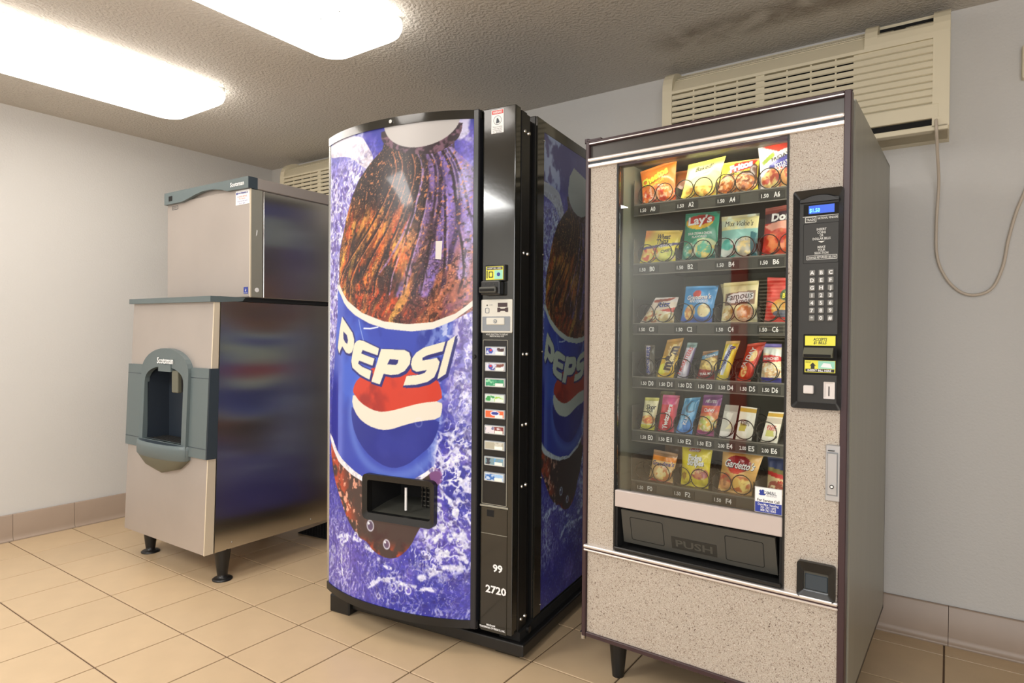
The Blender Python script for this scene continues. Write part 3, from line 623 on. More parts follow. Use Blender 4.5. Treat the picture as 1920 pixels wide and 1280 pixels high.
    cp = ((u-.522)/.158)**2 + ((z-1.985)/.108)**2 < 1; cp2 = cp | (inpoly(u, z, [(.365, 1.985), (.68, 1.985), (.64, 2.09), (.44, 2.12), (.38, 2.06)]))
    img = mixc(img, cp2, (197, 190, 184))
    # label
    bu = [(.085, 1.40), (.108, 1.372), (.131, 1.342), (.162, 1.312), (.254, 1.262), (.369, 1.228), (.48, 1.217), (.583, 1.225), (.667, 1.257), (.710, 1.290), (.76, 1.34)]
    bo = [(.080, 1.37), (.114, 1.334), (.136, 1.305), (.162, 1.283), (.21, 1.254), (.295, 1.220), (.383, 1.199), (.498, 1.190), (.584, 1.199), (.657, 1.229), (.700, 1.262), (.76, 1.31)]
    lab = [(.088, 1.38)] + bu[1:] + [(.70, 1.25), (.688, 1.195), (.669, 1.095), (.654, 1.011), (.649, .959), (.639, .88), (.625, .80), (.600, .71), (.589, .689), (.555, .663), (.513, .637), (.404, .600), (.282, .611), (.213, .633), (.127, .669), (.085, .699), (.046, .744), (.030, .80), (.045, .95), (.066, 1.1), (.084, 1.25)]
    lm = inpoly(u, z, lab); jag = sstep(.0, .05, (.66+.16*(z-1.05))-u+.07*(D(wx, wz, 22, 77)-.5)); lc = np.zeros(img.shape)+c3((54, 72, 178))
    lc = mixc(lc, sstep(.45, .7, D(wx, wz, 6, 50)), (66, 98, 206)); lc = mixc(lc, sstep(.5, .65, D(wx, wz, 11, 52))*sstep(1.02, 1.2, z)*sstep(.2, .3, u)*.8, (38, 52, 146))
    lc = mixc(lc, sstep(.135, .115, u)*sstep(.085, .10, u)*sstep(1.3, .8, z)*.5, (108, 122, 214)); lc = mixc(lc, sstep(.155, .12, u)*.35, (120, 130, 216)); lc = mixc(lc, sstep(.098, .090, u)*sstep(1.05, .95, z), (30, 36, 150))
    lc = mixc(lc, sstep(.12, .02, np.abs(D(wx*1.5, wz, 14, 58)-.5))*sstep(.50, .58, u)*.6, (150, 172, 236)); lc = mixc(lc, sstep(.55, .66, D(u, z, 60, 59))*sstep(.56, .64, u)*.8, (222, 226, 252))
    img = mixc(img, lm*jag, lc)
    halo = np.exp(-((np.hypot((u-.405)/.215, (z-.845)/.205)-1.0)/.10)**2); img = mixc(img, lm*halo*.45*jag, (128, 160, 232))
    img = mixc(img, inpoly(u, z, bu+bo[::-1]), (240, 232, 216))
    img = mixc(img, seglines(u, z, [(.265, 1.201), (.30, 1.200), (.34, 1.206)], .0028), (236, 240, 255)); img = mixc(img, seglines(u, z, [(.235, 1.235), (.245, 1.20), (.262, 1.155)], .0022)*.7, (170, 190, 240))
    # round emblem
    glob = ((u-.405)/.212)**2 + ((z-.850)/.186)**2 < 1
    red = smooth_poly([(.203, .94), (.203, .966), (.23, 1.001), (.335, 1.06), (.469, 1.06), (.596, 1.030), (.618, .979), (.622, .934), (.541, .924), (.47, .904), (.406, .886), (.358, .879), (.313, .884), (.248, .907)], 1)
    whi = smooth_poly([(.203, .945), (.248, .907), (.313, .884), (.358, .879), (.406, .886), (.47, .904), (.541, .924), (.621, .934), (.622, .90), (.613, .867), (.53, .854), (.471, .837), (.407, .815), (.358, .809), (.29, .821), (.232, .849), (.195, .897)], 1)
    blu = smooth_poly([(.195, .897), (.232, .849), (.29, .821), (.358, .809), (.407, .815), (.471, .837), (.53, .854), (.613, .867), (.606, .82), (.580, .765), (.526, .72), (.483, .687), (.42, .666), (.352, .678), (.276, .718), (.215, .78), (.19, .85)], 1)
    img = mixc(img, inpoly(u, z, blu), (34, 46, 142)); img = mixc(img, inpoly(u, z, blu)*sstep(.4, .7, D(u, z, 8, 66))*.5, (52, 62, 160))
    rm = inpoly(u, z, red); img = mixc(img, rm, (214, 62, 42)); img = mixc(img, rm*sstep(.45, .7, D(wx, wz, 14, 67))*sstep(.50, .30, u)*.6, (136, 30, 34)); img = mixc(img, inpoly(u, z, whi), (240, 228, 208))
    # lettering with a navy shadow
    LET = {'P': [(.121, 1.249), (.162, 1.214), (.196, 1.183), (.207, 1.157), (.206, 1.13), (.192, 1.105), (.174, 1.099), (.153, 1.103), (.125, 1.128), (.113, 1.115), (.101, 1.098), (.088, 1.121), (.092, 1.143), (.103, 1.192)],
     'E': [(.222, 1.150), (.239, 1.155), (.266, 1.151), (.346, 1.124), (.339, 1.097), (.258, 1.116), (.25, 1.102), (.323, 1.084), (.313, 1.056), (.238, 1.074), (.232, 1.062), (.258, 1.049), (.307, 1.036), (.297, 1.001), (.245, 1.018), (.197, 1.044), (.189, 1.069), (.200, 1.115), (.210, 1.140)],
     'P2': [(.357, 1.122), (.467, 1.120), (.488, 1.111), (.495, 1.092), (.491, 1.067), (.469, 1.041), (.439, 1.027), (.404, 1.023), (.370, 1.027), (.351, .985), (.308, .994), (.337, 1.071)],
     'S': [(.632, 1.154), (.622, 1.118), (.564, 1.102), (.544, 1.092), (.544, 1.082), (.573, 1.087), (.600, 1.093), (.611, 1.078), (.605, 1.052), (.591, 1.021), (.565, 1.003), (.52, .991), (.464, .986), (.477, 1.022), (.529, 1.028), (.553, 1.036), (.562, 1.047), (.52, 1.039), (.503, 1.047), (.496, 1.067), (.501, 1.089), (.518, 1.111), (.549, 1.13)],
     'I': [(.668, 1.177), (.662, 1.15), (.634, 1.034), (.603, 1.013), (.607, 1.033), (.640, 1.155)]}
    hole = [[(.132, 1.189), (.158, 1.174), (.166, 1.153), (.161, 1.138), (.147, 1.144), (.133, 1.159)], [(.4, 1.084), (.44, 1.082), (.437, 1.069), (.428, 1.062), (.388, 1.064)]]
    hm = inpoly(u, z, hole[0]) | inpoly(u, z, hole[1])
    for dx_, dz_ in ((.006, -.006), (.009, -.010), (-.003, -.008), (.008, .002)):
        for P in LET.values(): img = mixc(img, inpoly(u-dx_, z-dz_, P), (40, 42, 118))
    for P in LET.values(): img = mixc(img, inpoly(u, z, P) & ~hm, (240, 232, 206))
    # below the label
    brown = inpoly(u, z, smooth_poly([(.02, .74), (.085, .692), (.19, .617), (.287, .597), (.404, .59), (.527, .632), (.60, .68), (.625, .66), (.60, .60), (.57, .50), (.528, .44), (.50, .380), (.447, .330), (.39, .316), (.318, .335), (.29, .366), (.24, .372), (.168, .43), (.115, .505), (.05, .60)], 2))
    bc = np.zeros(img.shape)+c3((72, 54, 52)); bc = mixc(bc, sstep(.4, .6, D(wx, wz, 26, 81))*np.clip(sstep(.24, .14, u-(z-.5)*-.35)+sstep(.40, .33, z), 0, 1)*.9, (206, 78, 48)); bc = mixc(bc, sstep(.6, .72, D(wx*1.4, wz, 50, 83))*sstep(.30, .2, u), (244, 170, 140)); bc = mixc(bc, sstep(.5, .7, D(u, z, 30, 86))*sstep(.46, .36, z)*.7, (66, 26, 36))
    img = mixc(img, brown & ~lm, bc)
    pk = inpoly(u, z, smooth_poly([(.57, .675), (.61, .69), (.63, .65), (.615, .62), (.58, .63)], 2)); img = mixc(img, pk*.8, (140, 84, 150))
    img = mixc(img, inpoly(u, z, [(.020, .76), (.046, .744), (.085, .699), (.127, .669), (.213, .633), (.282, .611), (.404, .600), (.513, .637), (.555, .663), (.589, .689), (.596, .682), (.569, .655), (.527, .624), (.404, .586), (.277, .594), (.19, .617), (.1, .654), (.054, .696), (.02, .74)]), (244, 236, 236))
    for cu, cz, r in ((.306, .431, .020), (.389, .372, .017), (.654, .702, .012), (.225, .375, .014), (.424, .213, .015), (.455, .218, .013), (.49, .213, .014), (.688, .412, .014), (.13, .33, .012), (.35, .165, .010), (.53, .85, .016)):
        d = np.hypot((u-cu)/.85, z-cz); img = mixc(img, np.exp(-((d-r)/.003)**2)*(.9 if cz < .8 else .25), (240, 238, 255)); img = mixc(img, (d < r*.8)*.35*(cz < .8), (150, 130, 210)); img = mixc(img, (np.hypot(u-cu+r*.4, z-cz-r*.4) < r*.25)*(cz < .8), (255, 255, 255))
    # shards of light and fine foam everywhere in the water
    free = (1-bot)*(~lm)*(~brown)*(z < 1.93)
    fx = u+.03*(D(u, z, 18, 501)-.5)+.012*(D(u, z, 60, 502)-.5); fz = z+.03*(D(u, z, 18, 503)-.5)+.012*(D(u, z, 60, 504)-.5)
    r1 = 1-np.abs(2*D(fx*1.4-.25*fz, fz*.75, 38, 511, 3)-1); r2_ = 1-np.abs(2*D(fx*1.2, fz*.8, 75, 521, 3)-1); zone = .25+.75*np.clip(side+w2+.45*lo, 0, 1)
    img = mixc(img, free*sstep(.86, .95, r1)*sstep(.40, .58, D(u, z, 9, 531))*zone, (238, 236, 255)); img = mixc(img, free*sstep(.90, .97, r2_)*sstep(.45, .6, D(u, z, 14, 541))*zone*.85, (222, 214, 248))
    img = mixc(img, free*sstep(.60, .72, D(fx, fz, 55, 551, 3))*.55*zone, (48, 36, 112)); img = img*(1+free*(.35*(D(u, z, 130, 561, 2)-.5)))[..., None]
    k1, k2, k3 = worley(u*70, z*45, 31); img = mixc(img, (k1 < .12)*(k3 > .80)*free*sstep(.9, .7, z)*.7, (235, 235, 255))
    return img
NU, NZ = 330, 850
U0, U1, Z0, Z1 = .014, .727, .118, 1.972
def bowed(off=0.0):
    return lambda s, t: (U0+(U1-U0)*s, avn(U0+(U1-U0)*s)+off, Z0+(Z1-Z0)*t)
ss, tt = np.meshgrid(np.linspace(0, 1, NU), np.linspace(0, 1, NZ)); uu = U0+(U1-U0)*ss; zz = Z0+(Z1-Z0)*tt
colr = np.zeros(uu.shape+(3,)); du = (U1-U0)/NU/4; dz = (Z1-Z0)/NZ/4
for a in (-1, 1):
    for c in (-1, 1): colr += mural_paint(uu+a*du, zz+c*dz)/4
hole = (uu > .296) & (uu < .590) & (zz > .482) & (zz < .618)
mu = grid_obj('illustrated_panel', bowed(0), NU, NZ, colr, 'mural', cola, hole)
tag(mu, 'backlit panel printed with a wet cola bottle and a red, white and blue emblem')
# door shell behind and around the panel
def arcstrip(z0, z1, off0, off1, m, nm, ua=0.0, ub=ARC, n=36):
    b = MB(); us = [ua+(ub-ua)*i/n for i in range(n+1)]
    v = [(u, av(u)+off0, z0) for u in us]+[(u, av(u)+off0, z1) for u in us]+[(u, av(u)+off1, z1) for u in us]+[(u, av(u)+off1, z0) for u in us]; k = n+1
    b.add(v, [(i, i+1, k+i+1, k+i) for i in range(n)], m, True); b.add(v, [(k+i, k+i+1, 2*k+i+1, 2*k+i) for i in range(n)]+[(3*k+i, 3*k+i+1, i+1, i) for i in range(n)]+[(2*k+i, 2*k+i+1, 3*k+i+1, 3*k+i) for i in range(n)], m)
    b.add(v, [(0, k, 2*k, 3*k), (n, 3*k+n, 2*k+n, k+n)], m); return b
b = arcstrip(1.968, 2.0, -.006, .03, 'gloss', 'x'); b.v = b.v; b.build('door_top_rail', cola)
arcstrip(.098, .128, -.006, .03, 'black', 'x').build('door_bottom_rail', cola)
b = MB(); b.box(.728, -.020, .10, .752, .04, 2.0, 'postblack', .003, 1); b.cyl((.740, -.020, 1.10), (.740, -.026, 1.10), .008, .006, 12, 'black'); b.build('door_post', cola)
b = MB(); b.box(-.004, -.004, .10, .010, .05, 2.0, 'steel', .003, 1); b.build('door_edge', cola)
b = MB(); us = [ARC*i/20 for i in range(21)]
b.add([(u, av(u)+.03, z) for z in (.10, 1.998) for u in us]+[(u, .05, z) for z in (.10, 1.998) for u in us], [(i, i+1, 22+i, 21+i) for i in range(20) if not (.28 < (us[i]+us[i+1])/2 < .60)]+[(21+i, 22+i, 64+i-0, 63+i) for i in range(20)]+[(i, 42+i, 43+i, i+1) for i in range(20)], 'black')
b.build('door_shell', cola)
b = MB(); b.cyl((.405, av(.405)-.006, 1.984), (.405, av(.405)-.012, 1.984), .008, .007, 12, 'steel'); b.build('door_bolt', cola)
# vend slot
fn = lambda x, y, z: (x, av(x)+y, z)
b = MB(); b.ring(rrect(.281, .462, .606, .638, .022, 8), rrect(.301, .487, .587, .614, .010, 8), -.022, .01, 'black', inner_y=-.014, fn=fn); b.build('slot_frame', cola)
b = MB(); x0, x1, z0, z1 = .298, .590, .484, .617; yb = .16
for q in ((x0-.004, -.075, z0, x0, yb, z1), (x1, -.06, z0, x1+.004, yb, z1), (x0, -.07, z1, x1, yb, z1+.004), (x0, yb, z0, x1, yb+.004, z1)): b.box(*q, 'matteblack')
b.add([(x0, -.075, z0-.0), (x1, -.06, z0), (x1, .03, z0+.018), (x0, .03, z0+.018), (x0, .03, z0+.018), (x1, .03, z0+.018), (x1, yb, z0+.03), (x0, yb, z0+.03)], [(0, 1, 2, 3), (4, 5, 6, 7)], 'strip_grey'); b.build('slot_recess', cola)
b = MB(); b.cyl((.450, -.045, .502), (.450, -.045, .590), .005, .005, 10, 'white'); b.build('slot_divider', cola)
b = MB()
for k in range(6): b.box(.475, .02, .51+k*.017, .585, .026, .514+k*.017, 'strip_grey')
for k in range(6): b.box(.480+k*.018, .015, .505, .484+k*.018, .021, .60, 'black')
b.build('slot_grille', cola)['kind'] = 'stuff'
# control column
b = MB(); b.box(.7535, .015, .10, .757, .05, 1.995, 'matteblack'); b.box(.757, .0, .100, .893, .040, 2.0, 'gloss', .003, 2); b.build('control_column', cola)
b = MB(); b.box(.80, .04, .10, .890, .043, 1.995, 'matteblack'); b.box(.80, .043, .10, .895, .084, 1.993, 'black', .002, 1); b.box(.80, .084, .10, .893, .112, 1.99, 'black', .002, 1); b.box(.3, .112, .1, .875, .162, 1.985, 'matteblack'); b.build('hinge_side', cola)
for z in (1.921, 1.479, 1.110, .851, .626, .138):
    for v_ in (.066, .098):
        b = MB(); b.cyl((.893, v_, z), (.899, v_, z), .0085, .006, 10, 'steel'); b.build('bolt', cola)
b = MB(); b.box(.0, .16, .075, PW, .88, 2.008, 'black', .004, 1); b.build('cabinet', cola)
b = MB(); b.box(.0, .05, .10, .80, .16, 1.99, 'matteblack'); b.build('door_core', cola) if False else None
b = MB(); b.box(PW-.002, .163, .10, PW+.006, .222, 2.006, 'gloss', .002, 1); b.box(PW-.002, .222, 1.962, PW+.004, .88, 2.006, 'gloss', .001, 1); b.box(PW-.002, .222, .08, PW+.004, .88, .108, 'gloss', .001, 1); b.build('side_frame', cola)
for z in (1.927, 1.490, 1.116, .630, .136):
    b = MB(); b.cyl((PW+.006, .218, z), (PW+.009, .218, z), .005, .003, 8, 'steel'); b.build('rivet', cola)
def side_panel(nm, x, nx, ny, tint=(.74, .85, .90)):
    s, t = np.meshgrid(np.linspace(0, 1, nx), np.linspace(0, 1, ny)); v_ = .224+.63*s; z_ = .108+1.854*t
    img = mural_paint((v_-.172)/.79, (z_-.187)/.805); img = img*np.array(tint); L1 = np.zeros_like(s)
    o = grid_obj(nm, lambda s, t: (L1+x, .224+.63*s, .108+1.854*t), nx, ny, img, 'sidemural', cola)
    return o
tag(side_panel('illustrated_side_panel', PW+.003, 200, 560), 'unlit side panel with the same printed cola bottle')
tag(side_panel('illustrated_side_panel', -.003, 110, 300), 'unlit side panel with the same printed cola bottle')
b = MB(); b.box(.03, .02, .022, .93, .86, .068, 'black', .006, 2); b.box(.82, .04, .068, .905, .8, .10, 'matteblack'); b.cyl((.905, .10, .09), (.915, .10, .09), .012, .012, 10, 'black'); b.build('base', cola)
for (a0, c0_) in ((.02, .0), (.80, .05), (.02, .70), (.80, .70)):
    b = MB(); b.box(a0-.01, c0_, 0, a0+.10, c0_+.10, .075 if c0_ == 0 else .024, 'black', .006, 1); b.build('foot', cola)
# stickers, acceptors, buttons
b = MB(); y = -.0012
b.box(.793, y, 1.907, .844, .0, 1.991, 'white'); b.box(.795, y-.0003, 1.975, .842, y, 1.989, 'red'); b.text('WARNING', .8185, 1.982, .009, 'white', y=y-.0006, width=.038, bold=.02)
b.tube([(.8185+.016*math.cos(a*PI/8), y, 1.953+.016*math.sin(a*PI/8)) for a in range(16)], .0008, 4, 'tealdark', True); b.prism([(.812, 1.942), (.816, 1.962), (.822, 1.958), (.828, 1.944)], y-.0004, y, 'tealdark')
for k, t_ in enumerate(('Tilting or rocking', 'machine may cause', 'serious injury', 'or death.')): b.text(t_, .8185, 1.930-k*.0065, .005, 'tealdark', y=y-.0003, width=.040)
b.build('warning_sticker', cola)
b = MB(); b.box(.776, -.012, 1.372, .862, 0, 1.432, 'black', .003, 1); b.box(.782, -.0135, 1.378, .854, -.011, 1.426, 'yellow'); b.box(.818, -.0140, 1.380, .852, -.013, 1.412, 'mint'); b.box(.785, -.0142, 1.414, .851, -.0134, 1.424, 'tag'); b.text('INSERT BILL HERE', .818, 1.419, .006, 'white', y=-.0146, width=.058)
b.box(.785, -.0142, 1.384, .789, -.0134, 1.412, 'tag'); b.ring(rrect(.794, 1.386, .812, 1.408, .002, 2), rrect(.797, 1.389, .809, 1.405, .002, 2), -.0142, -.013, 'tag'); b.cyl((.835, -.0145, 1.397), (.835, -.0138, 1.397), .007, .007, 10, 'blue'); b.build('bill_sticker', cola)
b = MB(); b.box(.770, -.030, 1.322, .850, 0, 1.374, 'black', .005, 2); b.box(.768, -.040, 1.330, .838, -.028, 1.352, 'strip_grey', .004, 2); b.box(.773, -.0415, 1.336, .833, -.038, 1.344, 'matteblack')
for x in (.79, .81, .825): b.cyl((x, -.0305, 1.362), (x, -.0315, 1.362), .0015, .0015, 6, 'strip_grey')
b.build('bill_acceptor', cola)
b = MB(); b.box(.7575, -.006, 1.187, .888, 0, 1.308, 'lightplastic', .004, 2); b.box(.764, -.0072, 1.194, .880, -.005, 1.246, 'greyplastic', .001, 1); b.box(.782, -.010, 1.216, .858, -.006, 1.242, 'lightplastic', .002, 1)
b.cyl((.820, -.010, 1.229), (.820, -.0115, 1.229), .0075, .0075, 14, 'greyplastic'); b.cyl((.820, -.0115, 1.229), (.820, -.0125, 1.229), .0045, .0045, 14, 'lightplastic'); b.cyl((.820, -.0125, 1.229), (.820, -.013, 1.229), .002, .002, 8, 'tag')
b.box(.829, -.0068, 1.280, .868, -.005, 1.295, 'maroon'); b.prism([(.827, 1.262), (.827, 1.278), (.836, 1.278), (.841, 1.274), (.857, 1.274), (.862, 1.278), (.871, 1.278), (.871, 1.262), (.862, 1.262), (.857, 1.266), (.841, 1.266), (.836, 1.262)][::-1], -.0070, -.005, 'maroon')
b.cyl((.784, -.006, 1.287), (.784, -.0068, 1.287), .0028, .0028, 8, 'tag'); b.text('COIN', .80, 1.288, .005, 'greyplastic', y=-.0064, width=.014)
b.ring(rrect(.776, 1.258, .793, 1.278, .004, 3), rrect(.778, 1.260, .791, 1.276, .003, 3), -.0075, -.005, 'greyplastic'); b.build('coin_plate', cola)
b = MB(); b.text('HOLD SELECTION TO DISPLAY', .823, 1.1815, .0055, 'whitedim', y=-.0006, width=.092, bold=.02); b.text('PRICE OR SOLD OUT', .823, 1.1745, .0055, 'whitedim', y=-.0006, width=.060, bold=.02); b.build('lettering', cola)
b = MB(); b.ring(rrect(.765, .563, .869, 1.162, .003, 2), rrect(.767, .565, .867, 1.160, .002, 2), -.003, .0, 'sidegrey'); b.box(.767, -.0015, .565, .867, 0, 1.160, 'black'); b.build('selection_frame', cola)
seln = [((196, 204, 226), (40, 60, 150), (70, 50, 50)), ((206, 208, 224), (60, 70, 150), (120, 70, 60)), ((60, 150, 110), (150, 210, 170), (40, 110, 90)), ((200, 220, 210), (60, 150, 80), (150, 200, 60)), ((236, 104, 62), (236, 104, 62), (236, 104, 62)), ((220, 214, 220), (110, 110, 150), (130, 60, 60)), ((172, 168, 150), (172, 168, 150), (200, 198, 186)), ((120, 150, 160), (60, 60, 70), (90, 160, 220)), ((190, 206, 228), (60, 110, 180), (150, 190, 230))]
for k, (c0, c1, c2) in enumerate(seln):
    z = 1.121-.0570*k; b = MB(); b.box(.776, -.008, z-.017, .863, 0, z+.017, 'greyplastic', .003, 2); o = b.build('selection_button', cola)
    s, t = np.meshgrid(np.linspace(0, 1, 44), np.linspace(0, 1, 18)); im = np.zeros(s.shape+(3,))+c3(c0); n = fbm(s*5, t*3, k*5+1); im = mixc(im, sstep(.5, .6, n)*(s < .55), c1); im = mixc(im, sstep(.45, .6, fbm(s*6, t*3, k*7+2))*(s >= .5), c2)
    im = mixc(im, (s > .52)*(s < .93)*(t < .42)*1.0, (238, 236, 226) if k != 6 else (250, 250, 232))
    if k == 4: im = mixc(im, np.clip(1-((s-.52)/.24)**2-((t-.60)/.30)**2, 0, 1) > 0, (210, 216, 236)); im = mixc(im, (np.clip(1-((s-.52)/.18)**2-((t-.62)/.2)**2, 0, 1) > 0), (50, 60, 150))
    if k in (0, 1): im = mixc(im, ((s-.28)/.12)**2+((t-.5)/.32)**2 < 1, (60, 80, 170) if k == 0 else (70, 80, 160)); im = mixc(im, ((s-.28)/.07)**2+((t-.62)/.13)**2 < 1, (200, 60, 60))
    im = mixc(im, (s < .04) | (s > .96) | (t < .08) | (t > .92), (196, 198, 194))
    grid_obj('flavour_card', lambda s, t, z=z: (.779+.081*s, s*0-.0086, z-.0145+.029*t), 44, 18, im, 'sheet', o)
b = MB(); b.box(.764, -.0025, .098, .872, 0, .552, 'gloss', .001, 1); b.box(.757, -.004, .553, .876, 0, .560, 'sidegrey', .001, 1); b.box(.788, -.0032, .519, .817, -.001, .543, 'matteblack'); b.box(.764, -.003, .455, .872, -.0015, .457, 'sidegrey'); b.build('lower_cover', cola)
b = MB(); y = -.0036; b.text('99', .835, .335, .026, 'white', y=y, width=.040, bold=.03); b.build('stencilled_number', cola); b = MB(); b.text('2720', .828, .255, .026, 'white', y=y, width=.086, bold=.03); b.build('stencilled_number', cola); b = MB()
b.text('MAGNUM', .808, .1225, .0065, 'white', y=y, width=.036, bold=.03); b.text('TRADEMARK OF PEPSICO, INC.', .814, .1130, .0065, 'white', y=y, width=.108, bold=.03); b.build('trademark_lettering', cola)
b = MB(); b.add([(.593, av(.593)-.0015, 1.459), (.615, av(.615)-.0015, 1.456), (.619, av(.619)-.0015, 1.524), (.594, av(.594)-.0015, 1.524)], [(0, 1, 2, 3)], 'offwhite'); b.build('torn_label', cola)
# ================================================================== SNACK MACHINE
SY_ = -.03004; SW = .7935
SX, SYY = -.21664-SW*math.cos(SY_), 1.8676-SW*math.sin(SY_)
snack = empty('snack_vending_machine', (SX, SYY, 0), SY_); tag(snack, 'glass-fronted snack vending machine with speckled beige face and brown trim', 'vending machine')
SM = Matrix.Translation((SX, SYY, 0)) @ Matrix.Rotation(SY_, 4, 'Z')
b = MB(); D = .876
b.box(.0, .062, .167, .012, D, 1.823, 'sidegrey'); b.box(.782, .062, .167, .7935, D, 1.823, 'sidegrey', .003, 1); b.box(.0, .062, 1.815, .7935, D, 1.824, 'sidegrey'); b.box(.0, .062, .167, .7935, D, .18, 'black'); b.box(0, D-.01, .167, .7935, D, 1.823, 'black'); b.build('cabinet', snack)
b = MB(); b.box(.012, .03, .18, .020, .066, 1.812, 'matteblack'); b.box(.772, .028, .18, .786, .066, 1.812, 'matteblack'); b.box(.012, .03, 1.80, .785, .066, 1.812, 'matteblack'); b.box(.012, .03, .176, .785, .066, .186, 'matteblack'); b.build('door_gasket', snack)
b = MB()   # interior liner
b.box(.020, .05, .62, .112, .70, 1.80, 'interior'); b.box(.705, .05, .62, .775, .70, 1.80, 'interior'); b.box(.645, .12, .62, .705, .70, 1.80, 'interior'); b.box(.112, .60, .62, .645, .61, 1.80, 'interior'); b.box(.112, .05, 1.76, .645, .61, 1.80, 'interior'); b.box(.112, .11, .615, .645, .61, .625, 'matteblack'); b.build('liner', snack)
b = MB(); b.box(.160, .045, 1.748, .600, .062, 1.7585, 'tube', .003, 1); b.build('cabinet_tube', snack)
b = MB(); b.cyl((.680, .060, .72), (.680, .060, 1.70), .011, .011, 12, 'tubefill'); b.build('cabinet_tube', snack)  # added tube, hidden behind the door face, to brighten the lower shelves
# door
b = MB()
for q in ((.0, -.008, .167, .014, .028, 1.83), (.776, -.008, .160, .7935, .028, 1.83)): b.box(*q, 'maroon', .002, 1)
b.box(.014, -.008, 1.815, .776, .028, 1.83, 'maroon', .002, 1); b.box(.014, -.006, .167, .776, .028, .182, 'maroon', .002, 1); b.box(.014, -.0095, 1.818, .776, -.007, 1.821, 'chrome'); b.build('door_frame', snack)
b = MB(); b.box(.014, .004, 1.770, .776, .02, 1.816, 'topgrey'); b.build('header_panel', snack)
b = MB(); b.box(.010, -.014, 1.759, .778, .006, 1.771, 'chrome', .004, 2); b.box(.012, -.006, 1.751, .777, .006, 1.760, 'tealdark'); b.box(.010, -.010, 1.740, .778, .006, 1.752, 'chrome', .002, 1); b.build('header_trim', snack)
b = MB()
b.box(.016, 0, .478, .113, .02, 1.740, 'stone'); b.box(.640, 0, .478, .776, .02, 1.740, 'stone'); b.build('door_face', snack)
b = MB(); b.box(.016, .002, .182, .776, .02, .462, 'stone'); b.build('kick_panel', snack)
b = MB(); b.box(.008, -.016, .469, .778, .004, .480, 'chrome', .004, 2); b.box(.010, -.010, .463, .777, .004, .470, 'maroon'); b.box(.008, -.013, .458, .778, .004, .464, 'chrome', .002, 1); b.build('belt_trim', snack)
b = MB(); b.box(.113, -.002, .480, .119, .03, 1.738, 'black'); b.box(.6355, -.002, .480, .641, .03, 1.738, 'black'); b.box(.113, .0, 1.732, .641, .03, 1.7395, 'maroon'); b.build('window_frame', snack)
b = MB(); b.box(.119, .008, .672, .6355, .0125, 1.733, 'glass'); b.build('glass_pane', snack)
b = MB(); b.box(.1195, -.006, .624, .6355, .014, .678, 'strip', .002, 1); b.build('window_sill_strip', snack)
# delivery hopper
b = MB(); b.box(.119, .10, .482, .6355, .11, .622, 'matteblack'); b.box(.119, .0, .480, .6355, .11, .486, 'matteblack'); b.box(.119, -.012, .482, .6355, .0, .494, 'black', .003, 1); b.box(.119, .0, .48, .128, .11, .624, 'matteblack'); b.box(.628, .0, .48, .6355, .11, .624, 'matteblack'); b.box(.119, .02, .615, .6355, .11, .624, 'matteblack'); b.build('hopper', snack)
hp = lambda x, y, z: (x, y+.022-.028*(z-.505)/.11, z)
b = MB(); v = [hp(x, y, z) for y in (0, .012) for x, z in ((.141, .506), (.620, .506), (.617, .618), (.143, .618))]
b.add(v, [(0, 1, 2, 3), (7, 6, 5, 4), (0, 4, 5, 1), (1, 5, 6, 2), (2, 6, 7, 3), (3, 7, 4, 0)], 'flapgrey')
fl = b.build('push_flap', snack)
for x0, x1 in ((.171, .283), (.475, .585)):
    b = MB(); b.ring(rrect(x0, .520, x1, .598, .006), rrect(x0+.0018, .5218, x1-.0018, .5962, .005), -.0005, .0, 'matteblack', fn=hp); b.build('pressed_outline', fl)
b = MB(); v = [hp(x, y, z) for y in (-.001, .003) for x, z in ((.308, .521), (.449, .521), (.449, .560), (.308, .560))]; b.add(v, [(0, 1, 2, 3), (0, 4, 5, 1), (1, 5, 6, 2), (2, 6, 7, 3), (3, 7, 4, 0)], 'tag'); b.text('PUSH', .379, .5405, .022, 'strip_grey', width=.115, bold=.02, fn=lambda x, z: hp(x, -.0016, z)); b.build('push_plate', fl)
# coin return
b = MB(); b.ring(rrect(.677, .476, .771, .573, .008), rrect(.692, .492, .754, .546, .003), -.016, .0, 'black', inner_y=-.008); b.build('coin_return_frame', snack)
b = MB(); b.box(.690, -.0012, .490, .756, .016, .548, 'strip_grey'); b.box(.692, -.006, .492, .754, -.002, .4945, 'greyplastic'); b.box(.695, -.0035, .4955, .752, .004, .538, 'tealdark', .002, 1); b.build('coin_return_flap', snack)
# control panel
b = MB(); b.ring(rrect(.656, .988, .779, 1.577, .007), rrect(.670, 1.004, .767, 1.556, .004), -.016, .001, 'black', inner_y=-.006); b.build('control_bezel', snack)
b = MB(); b.box(.668, -.0035, 1.002, .769, .001, 1.558, 'tag'); pl = b.build('control_plate', snack)
b = MB(); cxp = .7185; b.prism([(.672, 1.545), (.685, 1.555), (.70, 1.560), (.72, 1.562), (.74, 1.560), (.755, 1.554), (.766, 1.545)][::-1], -.012, -.002, 'black'); b.build('control_hood', snack)
b = MB(); y = -.0045
b.box(.680, y, 1.509, .766, -.003, 1.540, 'matteblack'); b.box(.693, y-.0005, 1.514, .756, y, 1.536, 'display'); b.text('$1.50', .708, 1.523, .010, 'digits', y=y-.001, width=.026, bold=.02); b.build('display_window', snack)
b = MB(); y = -.0040; b.box(.678, y, 1.5065, .766, y+.001, 1.5078, 'whitedim')
